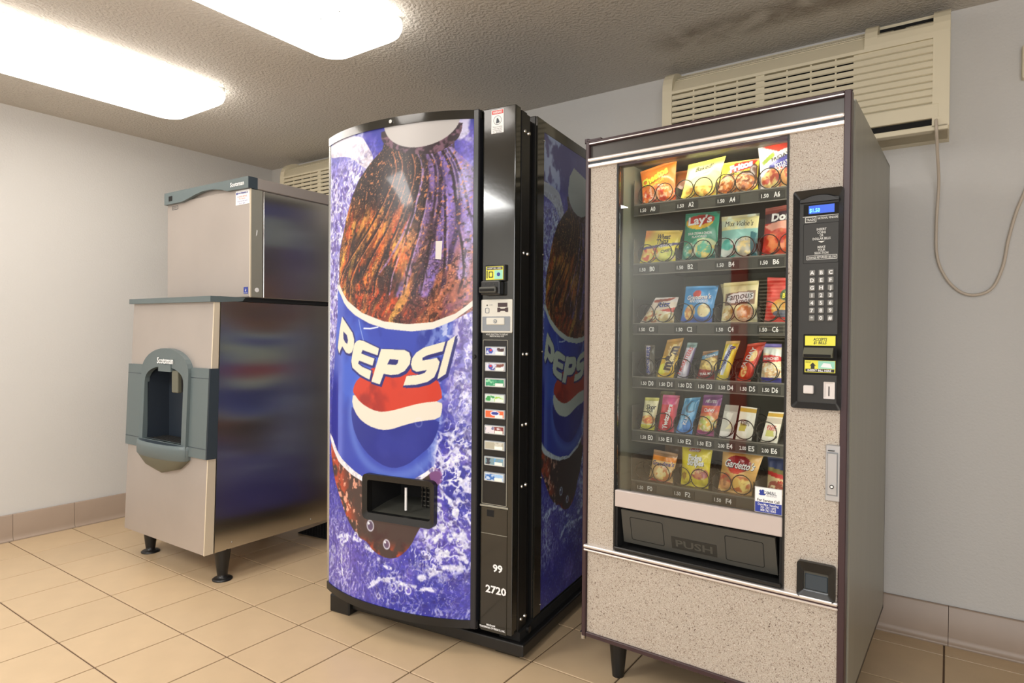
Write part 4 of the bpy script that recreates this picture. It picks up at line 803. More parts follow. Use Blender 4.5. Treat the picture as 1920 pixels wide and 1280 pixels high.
b.ring(rrect(.684, 1.491, .712, 1.506, .001, 1), rrect(.6855, 1.4925, .7105, 1.5045, .001, 1), y, y+.0005, 'whitedim'); b.text('TRADE', .698, 1.4985, .006, 'whitedim', y=y, width=.022, bold=.02); b.text('NATIONAL VENDORS', .740, 1.501, .0058, 'whitedim', y=y, width=.050, bold=.02)
for t_, z, w_ in (('INSERT', 1.471, .024), ('COINS', 1.4625, .021), ('OR', 1.4545, .009), ('DOLLAR BILLS', 1.446, .044), ('MAKE', 1.4235, .019), ('YOUR', 1.4155, .019), ('SELECTION', 1.4075, .034)): b.text(t_, .7255, z, .0062, 'whitedim', y=y, width=w_, bold=.02)
b.prism([(.717, 1.439), (.7255, 1.4345), (.734, 1.439)], y, y+.0005, 'whitedim')
b.ring(rrect(.6885, 1.390, .764, 1.4015, .001, 1), rrect(.6897, 1.3912, .7628, 1.4003, .001, 1), y, y+.0005, 'whitedim'); b.text('CHANGE RETURNED BELOW', .7263, 1.3957, .0058, 'whitedim', y=y, width=.070, bold=.02)
b.ring(rrect(.680, 1.380, .767, 1.488, .002, 1), rrect(.6808, 1.3808, .7662, 1.4872, .002, 1), y, y+.0005, 'matteblack'); b.build('printed_legend', snack)
kp = MB(); kp.box(.694, -.0045, 1.222, .760, -.003, 1.366, 'tag'); kpo = kp.build('keypad', snack)
for r, row in enumerate(('ABC', 'DEF', 'GHJ', '123', '456', '789', '*0#')):
    for c_, ch in enumerate(row):
        x = .7045+.0226*c_; z = 1.3545-.0203*r; b = MB(); b.box(x-.0072, -.0085, z-.0078, x+.0072, -.004, z+.0078, 'key', .0014, 1); b.text(ch, x, z if ch != '*' else z-.002, .0098, 'white', y=-.0090, bold=.02); b.build('key', kpo)
b = MB(); b.box(.684, -.006, 1.080, .769, -.003, 1.189, 'matteblack', .001, 1); b.box(.6885, -.007, 1.1585, .763, -.005, 1.1845, 'yellow'); b.text('ACCEPTS', .726, 1.1755, .0075, 'tag', y=-.0075, width=.034, bold=.02, shear=.2); b.text('$1 BILLS', .726, 1.1665, .0075, 'tag', y=-.0075, width=.032, bold=.02, shear=.2)
b.box(.6885, -.007, 1.086, .7635, -.005, 1.1185, 'yellow'); b.box(.722, -.0074, 1.0965, .7625, -.006, 1.1175, 'mint'); b.prism([(.728, 1.101), (.735, 1.112), (.752, 1.110), (.756, 1.099)][::-1], -.0078, -.007, 'white'); b.box(.6905, -.0076, 1.0875, .7615, -.006, 1.0955, 'tag'); b.text('INSERT BILL HERE', .725, 1.0915, .0055, 'white', y=-.0080, width=.058, bold=.02)
b.prism([(.704, 1.096), (.704, 1.104), (.701, 1.104), (.7085, 1.113), (.716, 1.104), (.713, 1.104), (.713, 1.096)][::-1], -.0078, -.007, 'tag'); b.text('FACE UP', .697, 1.1135, .0038, 'tag', y=-.0078, width=.012); b.build('bill_sticker', snack)
b = MB(); b.xprism([(-.004, 1.125), (-.022, 1.127), (-.026, 1.136), (-.012, 1.153), (-.004, 1.153)], .687, .759, 'bowl'); b.box(.689, -.0265, 1.1275, .755, -.020, 1.135, 'matteblack'); b.build('bill_slot', snack)
b = MB(); b.box(.6865, -.014, 1.028, .7120, -.003, 1.051, 'offwhite', .003, 2); b.build('coin_release_button', snack)
b = MB(); b.ring(rrect(.736, 1.017, .763, 1.062, .001, 1), rrect(.740, 1.021, .7585, 1.058, .001, 1), -.008, -.003, 'offwhite', inner_y=-.006); b.box(.740, -.005, 1.021, .7585, -.003, 1.058, 'offwhite'); b.box(.7475, -.0055, 1.024, .7500, -.004, 1.050, 'matteblack'); b.build('coin_slot', snack)
b = MB(); b.box(.743, -.008, .745, .779, .0, .895, 'silver', .002, 1); b.box(.7465, -.0086, .760, .7735, -.007, .876, 'greyplastic'); b.box(.7475, -.012, .762, .7725, -.006, .874, 'silver', .002, 1); b.box(.749, -.0123, .879, .765, -.0075, .881, 'tag')
b.cyl((.760, -.011, .785), (.760, -.0135, .785), .0105, .0105, 20, 'silver'); b.cyl((.760, -.0135, .785), (.760, -.015, .785), .0055, .0055, 16, 'tag'); b.cyl((.760, -.015, .785), (.760, -.0155, .785), .0032, .0032, 12, 'white'); b.build('lock_handle', snack)
b = MB(); y = .0062; b.box(.5575, .0068, .6805, .6325, .008, .7535, 'silver'); b.box(.5592, y+.0003, .6822, .6308, y+.001, .7518, 'white'); b.box(.5592, y, .6822, .6308, y+.001, .7105, 'blue')
b.text('DM&L', .600, .739, .010, 'greyplastic', y=y-.0003, width=.036, bold=.02); b.text('VENDING', .603, .7305, .004, 'greyplastic', y=y-.0003, width=.028); b.prism([(.568, .732), (.574, .730), (.585, .731), (.588, .734), (.583, .736), (.583, .746), (.577, .746), (.577, .743), (.573, .746), (.570, .742), (.572, .736)], y-.0003, y, 'blue'); b.text('For Service Call', .595, .7165, .0075, 'tag', y=y-.0003, width=.060, bold=.02)
b.text('Dun-Mor Vending', .595, .7045, .0065, 'white', y=y-.0003, width=.056, bold=.01); b.text('701 232 1692', .595, .6965, .0065, 'white', y=y-.0003, width=.042, bold=.01); b.text('800 762 0065', .595, .6885, .0065, 'white', y=y-.0003, width=.042, bold=.01); b.build('service_sticker', snack)
b = MB(); b.cyl((-.004, .012, .150), (-.004, .012, .172), .010, .010, 12, 'steel'); b.box(-.006, .004, .164, .06, .02, .169, 'maroon'); b.build('door_hinge', snack); b = MB(); b.cyl((-.004, .012, 1.829), (-.004, .012, 1.842), .010, .010, 12, 'maroon'); b.box(-.004, .004, 1.831, .05, .02, 1.839, 'maroon'); b.build('door_hinge', snack)
for x, v_ in ((.075, .12), (.72, .12), (.075, .80), (.72, .80)):
    b = MB(); b.lathe([(.020, 0), (.021, .008), (.021, .012), (.033, .135), (.036, .168)], (x, v_, 0), 'black', 16); b.build('leg', snack)
# trays, price tags, coils
ROWS = [('A', 1.6185, 0), ('B', 1.4205, 0), ('C', 1.2205, 0), ('D', 1.041, 1), ('E', .8605, 1), ('F', .6905, 0)]
def helix(cx, cz, r, y0, n=5, pitch=.052, ph=0.0, wire=.0016):
    P = []; N_ = 18
    for i in range(n*N_+1):
        a = ph + 2*PI*i/N_; q = i/N_; P.append((cx+r*math.cos(a), y0+(.006*q if q < .9 else .0054+pitch*(q-.9)), cz+r*math.sin(a)))
    return P
for rl, zt, dense in ROWS:
    b = MB(); b.box(.128, .105, zt-.004, .6285, .56, zt, 'tray'); b.box(.126, .102, zt-.034, .6290, .107, zt+.003, 'strip_grey'); b.box(.126, .1005, zt+.0, .6290, .103, zt+.004, 'tray'); b.box(.126, .1005, zt-.036, .6290, .103, zt-.033, 'tray')
    b.box(.1265, .10, zt, .1285, .56, zt+.085, 'tray')
    if dense:
        for k in range(1, 7): b.box(.1335+.066*k+.0005, .125, zt, .1335+.066*k+.0015, .56, zt+.03, 'tray')
    else:
        for k in range(1, 4): b.box(.1335+.131*k+.0005, .125, zt, .1335+.131*k+.0015, .56, zt+.05, 'tray')
    tr = b.build('tray', snack)
    n = 7 if dense else 4
    for k in range(n):
        xl = (.195+.0652*k) if dense else (.195+.1300*k); num = k if dense else 2*k
        if rl == 'F' and k == 3: continue
        b = MB(); b.box(xl-.052 if not dense else xl-.034, .0995, zt-.030, xl+.022 if not dense else xl+.016, .102, zt-.006, 'tag')
        pr = '2.00' if (rl == 'E' and k >= 4) else '1.50'
        b.text(rl+str(num), xl, zt-.0175, .0150, 'white', y=.0990, width=.0175, bold=.02); b.text(pr, xl-(.034 if not dense else .0255), zt-.0185, .0112, 'white', y=.0990, width=.021 if not dense else .0195, bold=.02); b.build('price_tag', tr)
        cs = [.170+.0650*k] if dense else [.1675+.1305*k, .2285+.1305*k]
        for q, cx in enumerate(cs):
            ph = PI*1.5 if (dense or q) else PI*1.5
            b = MB(); b.tube(helix(cx, zt+.036, .030, .109, 4, .07, -PI*.42), .0016, 5, 'coil'); b.build('coil', tr)

# ------------------------------------------------------------------ the snacks
def food(s, t, sd, cols, sc=7):
    n = fbm(s*sc, t*sc, sd); m = fbm(s*sc*2, t*sc*2, sd+5); img = np.zeros(s.shape+(3,))+c3(cols[0])
    img = mixc(img, sstep(.42, .55, n), cols[1]); img = mixc(img, sstep(.5, .6, m), cols[2]); return img
def paint(layers, s, t, asp):
    img = np.zeros(s.shape+(3,))
    for l in layers:
        k = l[0]
        if k == 'fill': img = img*0+c3(l[1])
        elif k == 'grad': img = mixc(img, sstep(l[3], l[4], t), l[2]) if l[1] is None else mixc(np.zeros_like(img)+c3(l[1]), sstep(l[3], l[4], t), l[2])
        elif k == 'hgrad': img = mixc(img, sstep(l[2], l[3], s), l[1])
        elif k == 'band': m = (t+l[4]*(s-.5) > l[1]) & (t+l[4]*(s-.5) < l[2]); img = mixc(img, m*1.0, l[3])
        elif k == 'ell': img = mixc(img, (((s-l[1])/l[3])**2+((t-l[2])/l[4])**2 < 1)*1.0, l[5])
        elif k == 'poly': img = mixc(img, inpoly(s, t, smooth_poly(l[1], l[3] if len(l) > 3 else 0))*1.0, l[2])
        elif k == 'food': img = mixc(img, sstep(1.05, .9, ((s-l[1])/l[3])**2+((t-l[2])/l[4])**2), food(s, t/asp*1.0, l[6], l[5], l[7] if len(l) > 7 else 7))
        elif k == 'bars':
            m = (np.floor(s*l[5]) % 2 == 0) & (s > l[1]) & (s < l[2]) & (t > l[3]) & (t < l[4]); img = mixc(img, m*1.0, l[6])
        elif k == 'noise': img = mixc(img, sstep(.5, .65, fbm(s*l[2], t*l[2], l[3]))*l[4], l[1])
    return img
def snackitem(name, label, cat, corners, layers, texts=(), v0=.138, thick=.030, grp=None, sd=0, box=False, nx=44, ny=56, dim=1.0, lean=.012):
    (tlx, tlz), (trx, trz), (brx, brz), (blx, blz) = corners
    wdt = (math.hypot(trx-tlx, trz-tlz)+math.hypot(brx-blx, brz-blz))/2; hgt = (math.hypot(trx-brx, trz-brz)+math.hypot(tlx-blx, tlz-blz))/2
    bx, bz = (blx+brx)/2, min(blz, brz); R = np.random.RandomState(sd+3); ph = R.rand(6)*6
    def prof(s, t):
        if box: return np.ones_like(s)*thick*.5
        e = np.clip((t-.07)/.86, 0, 1)
        return thick*.5*(np.sin(PI*np.clip(s, 0, 1))**.55)*(np.sin(PI*e)**.5)
    def surf(s, t, side=-1):
        s = np.asarray(s, float); t = np.asarray(t, float)
        pin = 0 if box else .045*np.sin(PI*t)**1; s2 = .5+(s-.5)*(1-pin)
        x = (1-t)*((1-s2)*blx+s2*brx)+t*((1-s2)*tlx+s2*trx); z = (1-t)*((1-s2)*blz+s2*brz)+t*((1-s2)*tlz+s2*trz)
        d = prof(s, t); wr = 0 if box else .0022*(np.sin(s*9+ph[0]+t*4)*np.sin(t*11+ph[1])+.7*np.sin(s*21+ph[2])*np.sin(t*6+ph[3])*np.exp(-((t-.9)/.25)**2)+.6*np.sin(s*25+ph[4])*np.exp(-((t-.1)/.2)**2))*np.minimum(1, d/(.006))
        y = v0 + lean*t + side*d + wr
        return x-bx, y-v0, z-bz
    base = SM @ Vector((bx, v0, bz)); t_ = empty(name, base, SY_); tag(t_, label, cat, grp)
    s, t = np.meshgrid(np.linspace(0, 1, nx), np.linspace(0, 1, ny)); asp = wdt/hgt
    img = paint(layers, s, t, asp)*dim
    if not box:
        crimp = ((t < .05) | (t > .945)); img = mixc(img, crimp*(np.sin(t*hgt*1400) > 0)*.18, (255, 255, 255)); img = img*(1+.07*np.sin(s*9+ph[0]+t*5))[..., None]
    grid_obj('wrapper' if not box else 'carton', lambda s, t: surf(s, t, -1), nx, ny, img, 'art', t_)
    n2 = 10; s2, t2 = np.meshgrid(np.linspace(0, 1, n2), np.linspace(0, 1, n2)); back = np.zeros(s2.shape+(3,))+img.reshape(-1, 3).mean(0)*.8
    grid_obj('wrapper_back' if not box else 'carton_back', lambda s, t: surf(1-s, t, 1), n2, n2, back, 'art', t_)
    if box:
        b = MB(); 
        for e0, e1 in (((0, 0), (0, 1)), ((1, 0), (1, 1)), ((0, 1), (1, 1)), ((0, 0), (1, 0))):
            q = [surf(e0[0], e0[1], -1), surf(e1[0], e1[1], -1), surf(e1[0], e1[1], 1), surf(e0[0], e0[1], 1)]; b.add([tuple(float(c) for c in p) for p in q], [(0, 1, 2, 3)], 'strip_grey')
        b.build('carton_side', t_)
    if texts:
        b = MB()
        for tx in texts:
            st, cs, ct, hh, m = tx[:5]; kw = tx[5] if len(tx) > 5 else {}
            rot = kw.get('rot', 0); wd = kw.get('w')
            def f(x, z, cs=cs, ct=ct):
                p = surf(cs+x/wdt, ct+z/hgt, -1); return (float(p[0]), float(p[1])-.0013, float(p[2]))
            if kw.get('shadow'): b.text(st, .0012, -.0012, hh, kw['shadow'], width=wd, shear=kw.get('shear', 0), bold=.04, rot=rot, fn=f)
            b.text(st, 0, 0, hh, m, width=wd, shear=kw.get('shear', 0), bold=kw.get('bold', .02), rot=rot, fn=lambda x, z, f=f: (lambda p: (p[0], p[1]-.0006, p[2]))(f(x, z)))
        b.build('lettering', t_)
    return t_
Gb = 'snack bags behind the glass'; Gc = 'candy and bars behind the glass'
O1 = [('fill', (240, 128, 44)), ('grad', None, (228, 96, 40), .45, .1), ('food', .5, .22, .52, .26, [(206, 60, 42), (238, 132, 60), (255, 205, 180)], 4, 8), ('noise', (255, 160, 70), 4, 3, .4)]
snackitem('snack_bag', 'orange cheese puff bag at the left end of the top shelf', 'snack', [(.125, 1.744), (.256, 1.768), (.258, 1.626), (.140, 1.622)], O1, [('Cheetos', .42, .70, .026, 'yellow', dict(rot=.32, w=.098, bold=.05, shadow='tag')), ('CRUNCHY', .50, .53, .008, 'yellow', dict(rot=.25))], grp=Gb, sd=1)
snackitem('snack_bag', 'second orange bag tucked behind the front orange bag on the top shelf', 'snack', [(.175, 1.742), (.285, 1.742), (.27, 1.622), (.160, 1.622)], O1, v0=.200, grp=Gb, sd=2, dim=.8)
snackitem('snack_bag', 'pale yellow baked crisp bag on the top shelf', 'snack', [(.296, 1.742), (.418, 1.752), (.392, 1.624), (.272, 1.624)], [('fill', (240, 226, 96)), ('grad', None, (250, 240, 180), .2, .55), ('grad', None, (240, 226, 84), .80, .95), ('poly', [(.1, .55), (1, .75), (1, .2), (0, .1)], (246, 236, 150), 2), ('food', .5, .16, .5, .16, [(240, 210, 90), (244, 226, 120), (222, 160, 70)], 9, 5)], [('Baked!', .52, .80, .015, 'tag', dict(rot=.12, shear=.2, w=.058, bold=.0))], grp=Gb, sd=4)
snackitem('snack_bag', 'brown and yellow corn chip bag on the top shelf', 'snack', [(.409, 1.730), (.521, 1.728), (.521, 1.626), (.392, 1.626)], [('fill', (244, 222, 70)), ('poly', [(0, .58), (.45, .62), (1, 1.0), (1, 0), (0, 0)], (96, 58, 36), 1), ('poly', [(.35, .95), (1, 1), (.8, .72), (.30, .62)], (200, 60, 40)), ('food', .45, .26, .55, .30, [(150, 74, 34), (214, 128, 60), (240, 196, 150)], 14, 9)], [('Fritos', .55, .82, .022, 'white', dict(rot=.25, w=.072, bold=.05, shadow='blue')), ('CHILI CHEESE', .6, .62, .007, 'yellow', dict(rot=.28, w=.05))], grp=Gb, sd=5)
snackitem('snack_bag', 'tall red, white and blue potato snack bag at the right end of the top shelf', 'snack', [(.515, 1.765), (.640, 1.790), (.640, 1.626), (.527, 1.624)], [('fill', (240, 232, 232)), ('poly', [(.1, .93), (.5, 1), (.9, .80), (.5, .72)], (214, 66, 50)), ('poly', [(.55, 1), (1, 1), (1, .86), (.8, .88)], (214, 66, 50)), ('poly', [(.28, .52), (1, .70), (1, .34), (.25, .38)], (58, 58, 150), 1), ('poly', [(.06, .60), (.38, .76), (.42, .66), (.12, .52)], (150, 170, 60)), ('food', .45, .20, .42, .22, [(236, 214, 140), (230, 170, 110), (190, 80, 60)], 17, 5)], [('FRIDAYS', .58, .62, .011, 'tag', dict(rot=.2, w=.06)), ('POTATO', .62, .47, .012, 'white', dict(rot=.2, w=.05)), ('SKINS', .62, .40, .012, 'white', dict(rot=.2, w=.045))], grp=Gb, sd=6)
snackitem('snack_bag', 'yellow wheat cracker bag at the left end of the second shelf', 'snack', [(.150, 1.540), (.280, 1.530), (.262, 1.424), (.130, 1.424)], [('fill', (242, 208, 92)), ('hgrad', (244, 150, 70), .32, .05), ('grad', None, (244, 226, 80), .85, .6), ('food', .25, .30, .24, .22, [(240, 190, 110), (244, 230, 120), (220, 90, 50)], 19, 5), ('food', .72, .22, .26, .2, [(190, 200, 90), (230, 230, 120), (240, 220, 170)], 23, 5), ('band', .48, .56, (90, 80, 130), -.12)], [('Wheat', .56, .80, .017, 'tag', dict(w=.048, bold=.03)), ('Thins', .56, .66, .016, 'tag', dict(w=.042, rot=.1, bold=.03)), ('VEGGIE', .66, .515, .008, 'white', dict(w=.05, rot=.12)), ('CHIPS', .72, .37, .010, 'tealdark', dict(w=.04, rot=.2))], grp=Gb, sd=7)
snackitem('snack_bag', 'green crisp bag with a red and yellow round badge on the second shelf', 'snack', [(.288, 1.582), (.402, 1.580), (.398, 1.424), (.280, 1.424)], [('fill', (48, 150, 118)), ('grad', None, (30, 104, 92), .3, .05), ('ell', .45, .80, .40, .15, (240, 196, 50)), ('ell', .48, .845, .40, .105, (196, 52, 44)), ('food', .62, .26, .4, .2, [(236, 214, 120), (210, 220, 170), (100, 190, 160)], 27, 4), ('food', .22, .22, .2, .16, [(220, 200, 130), (90, 170, 150), (220, 230, 210)], 29, 4)], [("Lay's", .47, .845, .027, 'white', dict(w=.080, rot=.08, bold=.03)), ('SOUR CREAM & ONION', .5, .56, .008, 'white', dict(w=.08)), ('FLAVORED', .5, .49, .007, 'white', dict(w=.05))], grp=Gb, sd=8)
snackitem('snack_bag', 'cream and aqua kettle crisp bag on the second shelf', 'snack', [(.406, 1.560), (.523, 1.560), (.521, 1.424), (.408, 1.424)], [('fill', (150, 208, 200)), ('band', .66, 1.1, (242, 232, 168), .0), ('band', .93, 1.1, (206, 196, 150), 0), ('noise', (220, 238, 228), 5, 33, .7), ('food', .22, .22, .24, .24, [(70, 196, 180), (110, 214, 200), (230, 236, 230)], 34, 3), ('food', .72, .25, .26, .24, [(190, 190, 170), (214, 214, 196), (238, 220, 160)], 36, 4), ('poly', [(.82, 0), (1, 0), (1, .55), (.82, .6)], (50, 120, 130))], [("Miss Vickie's", .50, .80, .017, 'tag', dict(w=.088, rot=-.04, shear=.2, bold=.0)), ('SEA SALT', .6, .42, .008, 'white', dict(w=.04))], grp=Gb, sd=9)
snackitem('snack_bag', 'red tortilla chip bag at the right end of the second shelf', 'snack', [(.540, 1.572), (.650, 1.580), (.650, 1.424), (.532, 1.424)], [('fill', (196, 54, 44)), ('band', .86, 1.2, (150, 70, 60), 0), ('poly', [(0, .62), (.6, .72), (1, .8), (1, .3), (.4, .4)], (240, 170, 150)), ('band', .68, .88, (70, 50, 60), -.05), ('food', .45, .28, .4, .26, [(196, 60, 40), (232, 140, 90), (220, 84, 60)], 38, 4)], [('Doritos', .66, .775, .023, 'white', dict(w=.105, bold=.05))], grp=Gb, sd=10)
snackitem('snack_bag', 'white and red sandwich cracker bag at the left end of the third shelf', 'snack', [(.186, 1.310), (.268, 1.310), (.256, 1.222), (.134, 1.224)], [('fill', (236, 220, 204)), ('band', .82, 1.2, (226, 216, 214), 0), ('poly', [(.0, .9), (.9, 1.0), (.7, .86), (.1, .8)], (170, 80, 60)), ('poly', [(.35, .48), (1, .62), (1, .42), (.4, .5)], (210, 66, 48)), ('food', .35, .28, .38, .25, [(228, 206, 140), (236, 224, 190), (190, 110, 70)], 41, 5), ('food', .8, .2, .25, .22, [(240, 226, 160), (226, 200, 140), (244, 236, 200)], 43, 4)], [('Ritz', .55, .73, .018, 'blue', dict(w=.048, rot=.1, bold=.03))], grp=Gb, sd=11)
snackitem('snack_bag', 'bright blue mini cookie bag on the third shelf', 'snack', [(.292, 1.344), (.400, 1.343), (.382, 1.223), (.278, 1.224)], [('fill', (74, 160, 226)), ('grad', None, (70, 104, 196), .30, .05), ('food', .28, .28, .17, .22, [(236, 190, 110), (244, 208, 140), (206, 140, 80)], 44, 5), ('food', .72, .34, .2, .18, [(232, 204, 140), (244, 228, 180), (190, 160, 120)], 46, 4), ('ell', .42, .79, .13, .10, (224, 90, 80))], [("Grandma's", .50, .70, .014, 'white', dict(w=.080, rot=.06, shear=.2, bold=.03, shadow='blue')), ('MINI COOKIES', .52, .59, .009, 'white', dict(w=.060))], grp=Gb, sd=12)
FA = [('fill', (238, 226, 176)), ('band', .90, 1.2, (226, 212, 150), 0), ('poly', [(.08, .72), (.95, .78), (.95, .45), (.08, .42)], (150, 120, 100)), ('poly', [(.14, .70), (.90, .76), (.90, .52), (.14, .46)], (238, 234, 236), 1), ('food', .22, .22, .2, .18, [(206, 160, 90), (236, 214, 150), (244, 230, 200)], 48, 6), ('food', .68, .24, .24, .2, [(190, 110, 60), (224, 150, 90), (240, 200, 170)], 50, 5)]
snackitem('snack_bag', 'cream cookie bag with slanting dark lettering on the third shelf', 'snack', [(.415, 1.350), (.524, 1.354), (.523, 1.223), (.412, 1.223)], FA, [('Famous', .50, .655, .021, 'tag', dict(w=.085, rot=.1, shear=.25, bold=.0)), ('Amos', .60, .53, .018, 'maroon', dict(w=.050, rot=.12, shear=.25, bold=.0))], grp=Gb, sd=13)
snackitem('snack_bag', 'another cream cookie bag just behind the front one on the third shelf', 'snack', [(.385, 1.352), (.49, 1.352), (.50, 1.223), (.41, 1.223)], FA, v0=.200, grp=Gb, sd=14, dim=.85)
snackitem('snack_bag', 'red bag with green and yellow motif at the third shelf right end', 'snack', [(.548, 1.362), (.660, 1.354), (.655, 1.223), (.543, 1.224)], [('fill', (218, 62, 56)), ('noise', (240, 120, 110), 4, 53, .5), ('ell', .62, .60, .24, .17, (90, 110, 70)), ('ell', .70, .52, .12, .09, (230, 230, 70)), ('ell', .64, .68, .13, .09, (216, 226, 120)), ('food', .40, .32, .24, .2, [(236, 170, 80), (244, 150, 70), (226, 190, 120)], 55, 4), ('ell', .52, .20, .3, .09, (86, 92, 110))], [("BUGLES", .68, .60, .014, 'yellow', dict(w=.05, bold=.04, shadow='tag'))], grp=Gb, sd=15)
V = dict(nx=26, ny=60)
snackitem('candy_bar', 'thin dark bar with white upright lettering at the left end of the fourth shelf', 'candy bar', [(.148, 1.150), (.186, 1.150), (.192, 1.043), (.160, 1.043)], [('fill', (84, 76, 62)), ('hgrad', (100, 96, 84), .5, .9), ('poly', [(.12, .98), (.52, .98), (.56, .05), (.22, .05)], (190, 184, 196))], [('SNICKERS', .36, .52, .0115, 'blue', dict(rot=PI/2-.05, w=.090, bold=.03))], grp=Gc, sd=21, thick=.02, **V)
snackitem('candy_bag', 'yellow peanut candy packet on the fourth shelf', 'candy', [(.230, 1.168), (.287, 1.176), (.257, 1.043), (.196, 1.043)], [('fill', (240, 196, 52)), ('band', .55, .93, (196, 150, 60), 0), ('band', .93, 1.2, (210, 150, 30), 0), ('ell', .25, .22, .3, .14, (244, 236, 90)), ('poly', [(.4, .85), (.85, .85), (.8, .12), (.32, .12)], (236, 214, 150), 1)], [('m&m', .56, .50, .030, 'maroon', dict(rot=PI/2-.15, w=.082, bold=.06)), ('PEANUT', .86, .50, .008, 'maroon', dict(rot=PI/2-.15, w=.04))], grp=Gc, sd=22, thick=.024, **V)
snackitem('candy_bar', 'silver and white bar with red lettering on the fourth shelf', 'candy bar', [(.300, 1.160), (.334, 1.160), (.305, 1.043), (.270, 1.044)], [('fill', (222, 218, 234)), ('hgrad', (96, 84, 130), .78, .95), ('band', .86, 1.2, (120, 150, 150), 0)], [('3 MUSKETEERS', .34, .48, .0125, 'red', dict(rot=PI/2-.22, w=.095, bold=.02, shear=.1))], grp=Gc, sd=23, thick=.022, **V)
snackitem('candy_bag', 'short brown and yellow trail mix packet on the fourth shelf', 'candy', [(.352, 1.132), (.402, 1.138), (.398, 1.043), (.334, 1.043)], [('fill', (150, 110, 70)), ('food', .5, .5, .6, .3, [(230, 196, 110), (240, 216, 130), (190, 160, 90)], 60, 4), ('band', .0, .34, (150, 38, 40), .06), ('band', .76, .90, (96, 150, 186), -.15)], [('Planters', .55, .83, .008, 'white', dict(rot=.15, w=.036)), ('TRAIL MIX', .5, .2, .008, 'white', dict(w=.04, rot=.1))], grp=Gc, sd=24, thick=.026, **V)
snackitem('candy_bar', 'long yellow bar with blue upright lettering on the fourth shelf', 'candy bar', [(.426, 1.166), (.470, 1.168), (.434, 1.043), (.399, 1.044)], [('fill', (240, 218, 70)), ('hgrad', (214, 170, 40), .7, 1.0), ('band', .92, 1.2, (226, 190, 110), 0), ('poly', [(.22, .9), (.62, .9), (.62, .12), (.22, .12)], (214, 220, 236), 1)], [('Butterfinger', .42, .50, .0135, 'blue', dict(rot=-PI/2-.24, w=.095, bold=.03))], grp=Gc, sd=25, thick=.024, **V)
snackitem('candy_bar', 'red-orange peanut caramel bar on the fourth shelf', 'candy bar', [(.492, 1.158), (.548, 1.166), (.505, 1.043), (.463, 1.044)], [('fill', (206, 62, 36)), ('hgrad', (170, 40, 40), .75, 1.0), ('food', .34, .25, .2, .15, [(240, 196, 120), (246, 220, 150), (214, 120, 70)], 64, 5), ('ell', .62, .66, .2, .14, (226, 196, 130))], [('PAYDAY', .34, .62, .014, 'white', dict(rot=PI/2-.26, w=.068, bold=.04))], grp=Gc, sd=26, thick=.028, **V)
snackitem('candy_bag', 'popcorn snack packet with blue ends at the right of the fourth shelf', 'candy', [(.540, 1.160), (.592, 1.160), (.595, 1.043), (.534, 1.043)], [('fill', (236, 214, 176)), ('band', -.1, .13, (56, 56, 150), 0), ('food', .5, .32, .6, .2, [(240, 220, 170), (226, 180, 130), (250, 240, 220)], 66, 6), ('band', .52, .72, (206, 62, 66), -.06), ('band', .72, .9, (230, 236, 230), .1), ('band', .9, 1.2, (120, 110, 190), 0)], [('MUNCHIES', .5, .62, .008, 'white', dict(w=.045, rot=.06))], grp=Gc, sd=27, thick=.030, **V)
for bl_, cx0 in ((('white and yellow bar with dark lettering at the left end of the fifth shelf', [('fill', (240, 234, 190)), ('band', .90, 1.2, (206, 200, 100), 0), ('band', -.1, .16, (236, 228, 90), 0), ('food', .5, .32, .5, .14, [(240, 170, 80), (246, 210, 130), (230, 130, 80)], 70, 5)], [('Skor', .62, .72, .016, 'tag', dict(rot=.0, w=.034, bold=.03)), ('BAR', .6, .60, .009, 'tag', dict(w=.022))], [(.152, .970), (.204, .972), (.192, .862), (.140, .862)]), 0),
   (('pink and red twisted candy packet on the fifth shelf', [('fill', (206, 44, 46)), ('band', .74, 1.2, (214, 84, 140), 0), ('noise', (236, 120, 150), 5, 72, .4), ('hgrad', (214, 100, 120), .75, .95)], [('Twizzlers', .52, .42, .016, 'white', dict(rot=PI/2-.12, w=.085, bold=.04))], [(.217, .984), (.276, .984), (.260, .862), (.203, .862)]), 0),
   (('light blue mint cookie packet on the fifth shelf', [('fill', (70, 150, 200)), ('grad', None, (90, 150, 230), .5, .2), ('noise', (190, 230, 250), 5, 74, .6), ('ell', .60, .74, .3, .16, (70, 90, 110)), ('ell', .66, .76, .24, .13, (80, 150, 190))], [('KLIK', .5, .4, .012, 'white', dict(rot=PI/2-.2, w=.035))], [(.293, .976), (.346, .984), (.322, .862), (.266, .862)]), 0),
   (('purple and orange chewy fruit packet on the fifth shelf', [('fill', (226, 130, 80)), ('band', .74, 1.2, (122, 54, 124), 0), ('band', .56, .72, (214, 84, 60), -.05), ('band', -.1, .12, (170, 70, 130), 0), ('food', .5, .30, .5, .2, [(240, 190, 90), (200, 210, 110), (240, 230, 190)], 76, 5)], [('Chewy', .5, .64, .012, 'white', dict(w=.034, rot=.05)), ('FRUITS', .5, .84, .009, 'whitedim', dict(w=.036))], [(.356, .992), (.418, .996), (.396, .862), (.335, .862)]), 0)):
    lb, ly, tx, cn = bl_; snackitem('candy_bag', lb, 'candy', cn, ly, tx, grp=Gc, sd=int(cn[0][0]*200), thick=.026, **V)
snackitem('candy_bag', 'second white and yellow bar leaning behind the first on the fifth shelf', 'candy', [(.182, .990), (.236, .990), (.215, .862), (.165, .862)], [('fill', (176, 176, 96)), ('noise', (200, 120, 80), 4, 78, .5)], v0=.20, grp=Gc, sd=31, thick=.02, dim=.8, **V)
PT = [('fill', (236, 232, 216)), ('noise', (250, 250, 244), 4, 80, .6), ('band', .84, .96, (206, 166, 60), 0)]
